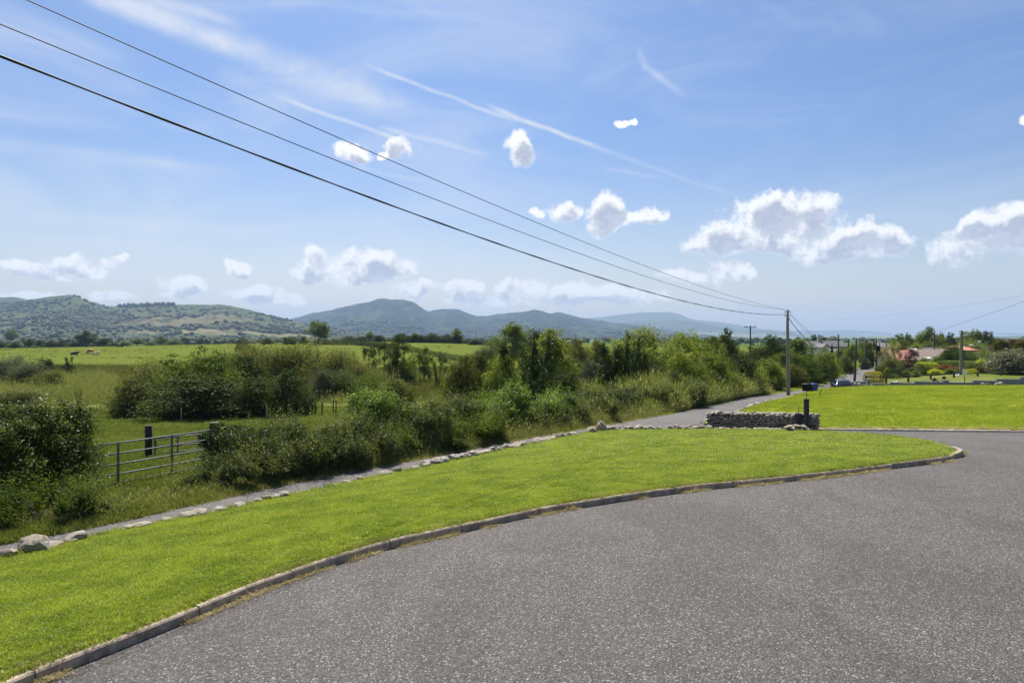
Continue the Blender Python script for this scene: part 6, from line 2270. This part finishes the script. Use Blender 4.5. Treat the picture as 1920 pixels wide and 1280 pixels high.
# ================================================================ stepped block wall, rails and notice
bw = thing('block_wall', 'stepped grey block wall in front of the garden', 'wall', (XD(1640, 66), 66, -1.6))
SEG = [(1635, 1669, 718.3, 719.2), (1669, 1713.5, 716.0, 718.2), (1713.5, 1767, 714.4, 716.0), (1778, 1824, 716.2, 716.6), (1824, 1868, 712.7, 713.6), (1868, 1913, 709.8, 710.4), (1913, 1965, 706.2, 706.8), (1965, 2060, 702, 703)]
for (a, b, ya, yb) in SEG:
    xa, xb = XD(a, 66) + .004, XD(b, 66) - .004
    za, zb_ = EYE + (630 - ya) / 1280 * 66, EYE + (630 - yb) / 1280 * 66
    mb = MB()
    vs = [(xa, 65.9, -2.2), (xb, 65.9, -2.2), (xb, 66.1, -2.2), (xa, 66.1, -2.2), (xa, 65.9, za), (xb, 65.9, zb_), (xb, 66.1, zb_), (xa, 66.1, za)]
    mb.add([Vector(v) - bw.location for v in vs], [(3, 2, 1, 0), (4, 5, 6, 7), (0, 1, 5, 4), (1, 2, 6, 5), (2, 3, 7, 6), (3, 0, 4, 7)])
    mb.build('wall_panel', 'block', bw, bevel=.01)
zt = EYE + (630 - 712) / 1280 * 65.9
MB().box(Vector((XD(1772.5, 65.9), 65.95, (zt - 2.2) / 2)) - bw.location, (.58, .36, zt + 2.2)).build('pier', 'block', bw, bevel=.01)
sw = thing('block_wall', 'short low grey block wall beside the parked blue car', 'wall', (XD(1599, 72), 72, -2.6))
MB().box((0, 0, .5 + .05), (.55, .55, EYE + (630 - 715.5) / 1280 * 72 + 2.6)).build('pier', 'block', sw, bevel=.01)
MB().box((1.0, -.1, .35), (1.3, .22, .85)).build('wall_panel', 'block', sw, bevel=.01)
sw = thing('block_wall', 'second short block wall leading to the golden clipped block', 'wall', (XD(1612, 74), 74, -2.5))
MB().box((0, 0, .35), (1.1, .25, 1.1)).build('wall_panel', 'block', sw, bevel=.01)
MB().box((.9, 0, .5), (.35, .35, 1.35)).build('pier', 'block', sw, bevel=.01)

# rail fence
rf = thing('rail_fence', 'dark wooden rail fence along the front of the garden', 'fence', (XD(1740, 78), 78, -1.5))
RP = [(1624, 76, 704.5, 714), (1661.6, 77, 703.5, 711), (1703, 78, 703, 708.5), (1745, 79, 701, 707.5), (1788.6, 79, 699, 706.5), (1833, 80, 698, 705.5), (1877, 81, 697, 705), (1925, 82, 696, 704.5), (1970, 82, 695, 704)]
prev = None
for (px, dd, yt, yb) in RP:
    X = XD(px, dd)
    zt_, zb_ = EYE + (630 - yt) / 1280 * dd, gz(X, dd) - .1
    MB().box(Vector((X, dd, (zt_ + zb_) / 2)) - rf.location, (.17, .15, zt_ - zb_)).build('fence_post', 'fence_wood', rf)
    if prev:
        p0, p1 = Vector(prev), Vector((X, dd, zt_))
        for dz in ((.10, .62) if px < 1670 else (.10,)):
            a = p0 - Vector((0, .10, dz)) - rf.location
            b = p1 - Vector((0, .10, dz)) - rf.location
            MB().tube([a, b], .06, 6).build('fence_rail', 'fence_wood', rf)
    prev = (X, dd, zt_)

# notice on a post at the lawn crest
X, dd = XD(1809, 61), 61.0
z0 = EYE + (630 - 722) / 1280 * dd
nt = thing('notice_sign', 'small white notice on a thin grey post at the lawn crest', 'sign', (X, dd, z0 - .2), -.15)
H = (722 - 692.5) / 1280 * dd + .2
MB().tube([(0, .03, 0), (0, .03, H - .02)], .038, 10).build('sign_post', 'galv', nt, True)
MB().box((0, 0, H - .26), (.36, .02, .50)).build('sign_board', 'white', nt, bevel=.004)
M['print'] = simple('grey_print', (.30, .31, .36), (.26, .27, .32), 5, .7)
for k, (w, zz) in enumerate([(.20, .12), (.24, .19), (.12, .27), (.22, .35), (.16, .41)]):
    MB().box((0, -.0125, H - zz), (w, .003, .018)).build('printed_line', 'print', nt)

# garden ornaments: dark low boxes on the lawn
for px, dd, w, lb in ((1757, 74, .55, 'small dark stump on the garden lawn'), (1752, 77, .45, 'low dark block left of the stump on the garden lawn'), (1770, 78, .4, 'low dark block right of the stump on the garden lawn')):
    X = XD(px, dd)
    o = MB().tube([(0, 0, -.1), (0, 0, .18), (0, 0, .30), (.02, 0, .36)], [w * .55, w * .5, w * .36, w * .15], 9).build('tree_stump', 'post_dark', None, loc=(X, dd, gz(X, dd)))
    tag(o, lb, 'stump')
for i, (px, dd) in enumerate([(1672, 79), (1677, 79), (1682, 79), (1794, 82), (1798, 82)]):
    X = XD(px, dd)
    o = link('stone', BR[i % 6], 'white', loc=(X, dd, gz(X, dd) + .05), scale=(.34, .3, .3), rot=(0, 0, i))
    tag(o, ['white stone under the dark clipped block, left', 'white stone under the dark clipped block, middle', 'white stone under the dark clipped block, right', 'white stone behind the rail fence, left of a pair', 'white stone behind the rail fence, right of a pair'][i], 'stone', 'white garden stones')

# ================================================================ bins
def bin_(label, px, d, rz, mat):
    X = XD(px, d)
    z0 = EYE + (630 - 718.5) / 1280 * d - 1.06
    t = thing('wheelie_bin', label, 'bin', (X, d, z0), rz, 'wheelie bins at the lane side')
    mb = MB()
    w0, w1, d0, d1 = .44, .56, .50, .68
    vs = [(-w0 / 2, -d0 / 2, .06), (w0 / 2, -d0 / 2, .06), (w0 / 2, d0 / 2, .06), (-w0 / 2, d0 / 2, .06), (-w1 / 2, -d1 / 2, .96), (w1 / 2, -d1 / 2, .96), (w1 / 2, d1 / 2, .96), (-w1 / 2, d1 / 2, .96)]
    mb.add(vs, [(3, 2, 1, 0), (4, 5, 6, 7), (0, 1, 5, 4), (1, 2, 6, 5), (2, 3, 7, 6), (3, 0, 4, 7)])
    mb.build('bin_body', mat, t, bevel=.03)
    MB().box((0, 0, .955), (w1 + .05, d1 + .05, .05)).build('rim', mat, t, bevel=.012)
    mb = MB()
    mb.add([(-.31, -.38, .985), (.31, -.38, .985), (.31, .40, .985), (-.31, .40, .985), (-.24, -.28, 1.06), (.24, -.28, 1.06), (.24, .36, 1.05), (-.24, .36, 1.05)],
           [(3, 2, 1, 0), (4, 5, 6, 7), (0, 1, 5, 4), (1, 2, 6, 5), (2, 3, 7, 6), (3, 0, 4, 7)])
    mb.build('lid', mat, t, bevel=.02)
    MB().tube([(-.24, .42, .97), (.24, .42, .97)], .018, 8).build('handle', mat, t)
    for s in (-1, 1):
        MB().tube([(s * .20, .27, .10), (s * .27, .27, .10)], .10, 14).build('wheel', 'rubber', t)
    return t


bin_('blue wheelie bin at the lane side', 1524.5, 60.5, -1.2, 'plastic_blue')
bin_('black wheelie bin beside the blue one', 1512.5, 60.2, -1.0, 'plastic_black')

# ================================================================ parked car, seen from behind
def car():
    d_ = 73.0
    X = XD(1577, d_)
    zr = EYE + (630 - 710.5) / 1280 * d_ - 1.43
    t = thing('parked_car', 'dark blue hatchback parked beyond the lawn crest', 'car', (X, d_, zr), -.30)
    # y forward; rear at y=-2.05
    prof = [(-2.08, .30, .72, .80), (-2.10, .55, .80, .84), (-2.02, .90, .86, .86), (-1.70, .98, .89, .88), (0, 1.0, .90, .90), (1.3, .92, .88, .86), (1.95, .72, .80, .78), (2.10, .50, .70, .72)]
    mb = MB()
    vs = []
    for (y, ztop, wt, wb) in prof:
        vs += [(-wb * .96, y, .24), (-wb, y, .45), (-wt, y, ztop - .06), (-wt * .93, y, ztop), (wt * .93, y, ztop), (wt, y, ztop - .06), (wb, y, .45), (wb * .96, y, .24)]
    fs = []
    for i in range(len(prof) - 1):
        for k in range(8):
            k2 = (k + 1) % 8
            fs.append((i * 8 + k, i * 8 + k2, (i + 1) * 8 + k2, (i + 1) * 8 + k))
    fs += [tuple(range(8)), tuple(range((len(prof) - 1) * 8 + 7, (len(prof) - 1) * 8 - 1, -1))]
    mb.add(vs, fs)
    b = mb.build('body', 'car_paint', t, True, bevel=.02)
    ca = [(-1.92, .97, .78), (-1.45, 1.36, .62), (-1.0, 1.43, .60), (.2, 1.42, .60), (.55, 1.34, .62), (1.25, .93, .76)]
    mb = MB()
    vs = []
    for (y, z, w) in ca:
        vs += [(-.80, y, .92), (-w, y, z - .04), (-w * .88, y, z), (w * .88, y, z), (w, y, z - .04), (.80, y, .92)]
    fs = []
    for i in range(len(ca) - 1):
        for k in range(6):
            k2 = (k + 1) % 6
            fs.append((i * 6 + k, i * 6 + k2, (i + 1) * 6 + k2, (i + 1) * 6 + k))
    mb.add(vs, fs)
    mb.build('cabin', 'car_paint', t, True)
    # glass set just proud of the cabin
    MB().add([(-.66, -1.90, 1.00), (.66, -1.90, 1.00), (.54, -1.50, 1.335), (-.54, -1.50, 1.335)], [(0, 1, 2, 3)]).build('rear_window', 'glass', t)
    MB().add([(-.66, 1.22, .99), (.66, 1.22, .99), (.54, .62, 1.34), (-.54, .62, 1.34)], [(3, 2, 1, 0)]).build('windscreen', 'glass', t)
    for s in (-1, 1):
        for (y0, y1, y2, y3) in ((-1.55, -.62, -.62, -1.32), (-.56, .42, .30, -.56)):
            MB().add([(s * .797, y0, .97), (s * .797, y1, .97), (s * .652, y2, 1.34), (s * .652, y3, 1.34)], [(0, 1, 2, 3)]).build('side_window', 'glass', t)
        MB().box((s * .74, -2.08, .80), (.20, .06, .20)).build('tail_light', 'lamp_red', t, bevel=.02)
        MB().box((s * .96, .55, 1.00), (.16, .10, .11)).build('wing_mirror', 'car_paint', t, bevel=.02)
        for y in (-1.30, 1.32):
            w = MB().tube([(s * .68, y, .31), (s * .88, y, .31)], .31, 20).build('wheel', 'rubber', t)
            MB().tube([(s * .86, y, .31), (s * .892, y, .31)], .19, 16).build('rim', 'galv', w)
    MB().box((0, -2.12, .42), (1.45, .08, .20)).build('bumper', 'car_paint', t, bevel=.03)
    MB().box((0, -2.115, .66), (.50, .02, .11)).build('number_plate', 'white', t)
    return t


car()

# ================================================================ buildings
def house(label, px0, px1, d, yeave, yridge, rz=0.0, depth=6.0, wall='grey_wall', roof='roof_slate', over=.3, chim=(), wins=(), gable=False, name='house', cat='house', base=None):
    xa, xb = XD(px0, d), XD(px1, d)
    Wd = xb - xa
    cx = (xa + xb) / 2
    z0 = (gz(cx, d) if base is None else base) - .3
    ze = EYE + (630 - yeave) / 1280 * d - z0
    zr_ = EYE + (630 - yridge) / 1280 * d - z0
    t = thing(name, label, cat, (cx, d + depth / 2, z0), rz)
    mb = MB()
    hw, hd = Wd / 2, depth / 2
    if not gable:      # ridge along x
        mb.add([(-hw, -hd, 0), (hw, -hd, 0), (hw, hd, 0), (-hw, hd, 0), (-hw, -hd, ze), (hw, -hd, ze), (hw, hd, ze), (-hw, hd, ze), (-hw, 0, zr_), (hw, 0, zr_)],
               [(0, 1, 5, 4), (2, 3, 7, 6), (1, 2, 6, 9, 5), (3, 0, 4, 8, 7)])
    else:              # gable facing the viewer
        mb.add([(-hw, -hd, 0), (hw, -hd, 0), (hw, hd, 0), (-hw, hd, 0), (-hw, -hd, ze), (hw, -hd, ze), (hw, hd, ze), (-hw, hd, ze), (0, -hd, zr_), (0, hd, zr_)],
               [(0, 1, 5, 8, 4), (2, 3, 7, 9, 6), (1, 2, 6, 5), (3, 0, 4, 7)])
    mb.build('wall', wall, t)
    th = .14
    for s in (-1, 1):
        m2 = MB()
        if not gable:
            sl = (zr_ - ze) / hd
            a, b = (0, zr_ + .03), (s * (hd + over), ze + .03 - sl * over)
            v = [(-hw - over, a[0], a[1]), (hw + over, a[0], a[1]), (hw + over, b[0], b[1]), (-hw - over, b[0], b[1])]
        else:
            sl = (zr_ - ze) / hw
            v = [(0, -hd - over, zr_ + .03), (0, hd + over, zr_ + .03), (s * (hw + over), hd + over, ze + .03 - sl * over), (s * (hw + over), -hd - over, ze + .03 - sl * over)]
        v2 = [(x, y, z + th) for x, y, z in v]
        m2.add(v + v2, [(0, 1, 2, 3), (7, 6, 5, 4), (0, 4, 5, 1), (1, 5, 6, 2), (2, 6, 7, 3), (3, 7, 4, 0)])
        rf_ = m2.build('roof', roof, t)
    for (fx, h) in chim:
        MB().box((fx * hw, 0, zr_ + h / 2 - .3), (.9, .7, h + .8)).build('chimney', 'cream_wall', t)
        for q in (-.2, .2):
            MB().tube([(fx * hw + q, 0, zr_ + h + .08), (fx * hw + q, 0, zr_ + h + .4)], .12, 8).build('chimney_pot', 'rust', t)
    for (fx, zc, w, h) in wins:
        f = MB().box((fx * hw, -hd - .01, zc), (w + .16, .10, h + .16)).build('window', 'white', t)
        MB().box((fx * hw, -hd - .065, zc), (w, .02, h)).build('pane', 'glass', f)
    return t


house('long slate-roofed house behind the roadside trees, left half', 1520, 1550, 192, 650, 640.5, 0, 8, 'grey_wall', 'roof_slate', chim=((.85, 1.6),), wins=((-.4, 3.2, 1.2, 1.2),))
house('long slate-roofed house behind the roadside trees, right half', 1550, 1589, 196, 650, 640, 0, 8, 'grey_wall', 'roof_slate', wins=((-.5, 3.0, 1.4, 1.2), (.2, 3.0, 1.4, 1.2)))
house('pale gabled front joined to the long slate-roofed house', 1543, 1556, 186, 651, 645.5, 0, 6, 'cream_wall', 'roof_grey', gable=True, wins=((0, 3.2, 1.0, 1.2),))
house('small white cottage with a dark roof beside the house pole', 1563, 1582, 172, 661, 655, 0, 6, 'cream_wall', 'roof_slate', wins=((.05, 2.4, 1.0, 1.1), (.6, 2.4, 1.0, 1.1)))
house('grey farm shed with a pale roof at the end of the lane', 1650, 1672, 210, 651, 642, 0, 14, 'grey_wall', 'roof_grey', name='shed', cat='shed')
house('white-doored shed showing between the distant poles', 1655, 1662, 180, 660, 655, 0, 5, 'white', 'roof_grey', name='shed', cat='shed')
house('left red-roofed barn behind the cream-flowered shrub', 1680, 1737, 128, 675, 658.5, 0, 7, 'cream_wall', 'roof_red', name='barn', cat='barn')
house('long orange-roofed farm building behind the garden', 1716, 1836, 172, 657, 650.0, .0, 8, 'grey_wall', 'roof_orange', name='barn', cat='barn')
house('grey-roofed building between the two red roofs', 1722, 1770, 150, 664, 653.2, 0, 7, 'grey_wall', 'roof_grey', name='barn', cat='barn')
house('small outhouse with a brown tiled roof and pale gable', 1744, 1778, 122, 675, 657.5, .25, 6, 'grey_wall', 'roof_brown', name='outhouse', cat='outhouse', gable=True)
house('little white lean-to at the foot of the brown-roofed outhouse', 1740, 1747, 118, 673, 671.5, 0, 2, 'white', 'white', over=.05, name='lean_to', cat='shed')
house('small white box dormer beside the left red roof', 1713, 1722, 135, 657, 655, 0, 2, 'white', 'white', over=.05, name='dormer_shed', cat='shed')
house('ochre house with a gable and a dark slate roof', 1823, 1856, 186, 654, 639.5, 0, 14, 'yellow_wall', 'roof_slate', gable=True, chim=(), wins=((.25, 3.6, 1.1, 1.3),))
house('slate-roofed wing right of the ochre gable', 1842, 1872, 191, 650, 640.2, 0, 9, 'yellow_wall', 'roof_slate', chim=((-.9, 1.1),))
house('white glazed conservatory left of the ochre gable', 1810, 1829, 182, 649, 645.0, 0, 5, 'white', 'white', name='conservatory', cat='conservatory', over=.1, wins=((-.6, 3.6, 1.0, .9), (0, 3.6, 1.0, .9), (.6, 3.6, 1.0, .9)))
house('dark low roof left of the white conservatory', 1805, 1818, 190, 650, 644.5, 0, 6, 'grey_wall', 'roof_slate', name='shed', cat='shed')

# ================================================================ cattle
def cow(label, px, d, rz, mat, head_down=True, sc_=1.0):
    X = XD(px, d)
    J = {0: ((0, 0, .98), .46), 1: ((.45, 0, 1.04), .44), 2: ((-.5, 0, 1.02), .43), 3: ((-.85, 0, 1.10), .36), 4: ((.78, 0, 1.06), .37)}
    if head_down:
        J[5] = ((1.10, 0, .92), .19)
        J[6] = ((1.35, 0, .45), .14)
        J[7] = ((1.45, 0, .15), .09)
    else:
        J[5] = ((1.05, 0, 1.35), .20)
        J[6] = ((1.30, 0, 1.48), .16)
        J[7] = ((1.58, 0, 1.30), .10)
    E = [(0, 1), (1, 4), (0, 2), (2, 3), (4, 5), (5, 6), (6, 7)]
    n = 8
    for s in (-1, 1):
        for (bx, par, fwd) in ((.72, 4, 0.02), (-.80, 3, -.06)):
            pts = [((bx, s * .20, .78), .14), ((bx + (.03 if bx > 0 else -.10), s * .21, .42), .075), ((bx + fwd * .5, s * .21, .10), .055), ((bx + .05, s * .21, .03), .06)]
            last = par
            for p in pts:
                J[n] = p
                E.append((last, n))
                last = n
                n += 1
    for s in (-1, 1):          # ears
        h = J[6][0]
        J[n] = ((h[0] - .05, s * .20, h[2] + .08), .045)
        E.append((6, n))
        n += 1
    J[n] = ((-1.12, 0, 1.05), .04)
    E.append((3, n))
    J[n + 1] = ((-1.16, 0, .55), .035)
    E.append((n, n + 1))
    n += 2
    me = bpy.data.meshes.new('cow')
    me.from_pydata([tuple(np.array(J[i][0]) * sc_) for i in range(n)], E, [])
    o = link('cow', me, loc=(X, d, gz(X, d) - .0), rot=(0, 0, rz), scale=(1, 1.25, 1.1))
    me.materials.append(M[mat])
    sk = o.modifiers.new('skin', 'SKIN')
    for i in range(n):
        r = J[i][1] * sc_
        me.skin_vertices[0].data[i].radius = (r, r)
    me.skin_vertices[0].data[0].use_root = True
    ss_ = o.modifiers.new('smooth', 'SUBSURF')
    ss_.levels = ss_.render_levels = 1
    return tag(o, label, 'cow', 'cattle grazing in the far field')


cow('tan cow grazing with lowered head, largest of the herd', 170, 232, 2.95, 'cow_tan', True, 1.12)
cow('pale brown and white calf standing beside the tan cow', 179.5, 218, .2, 'cow_pale', False, .92)
cow('black cow seen end-on, farthest of the herd', 224.5, 285, 1.35, 'cow_black', True, 1.15)
cow('dark brown cow half hidden behind the ivy stump', 139.5, 215, .5, 'cow_dark', False, 1.0)
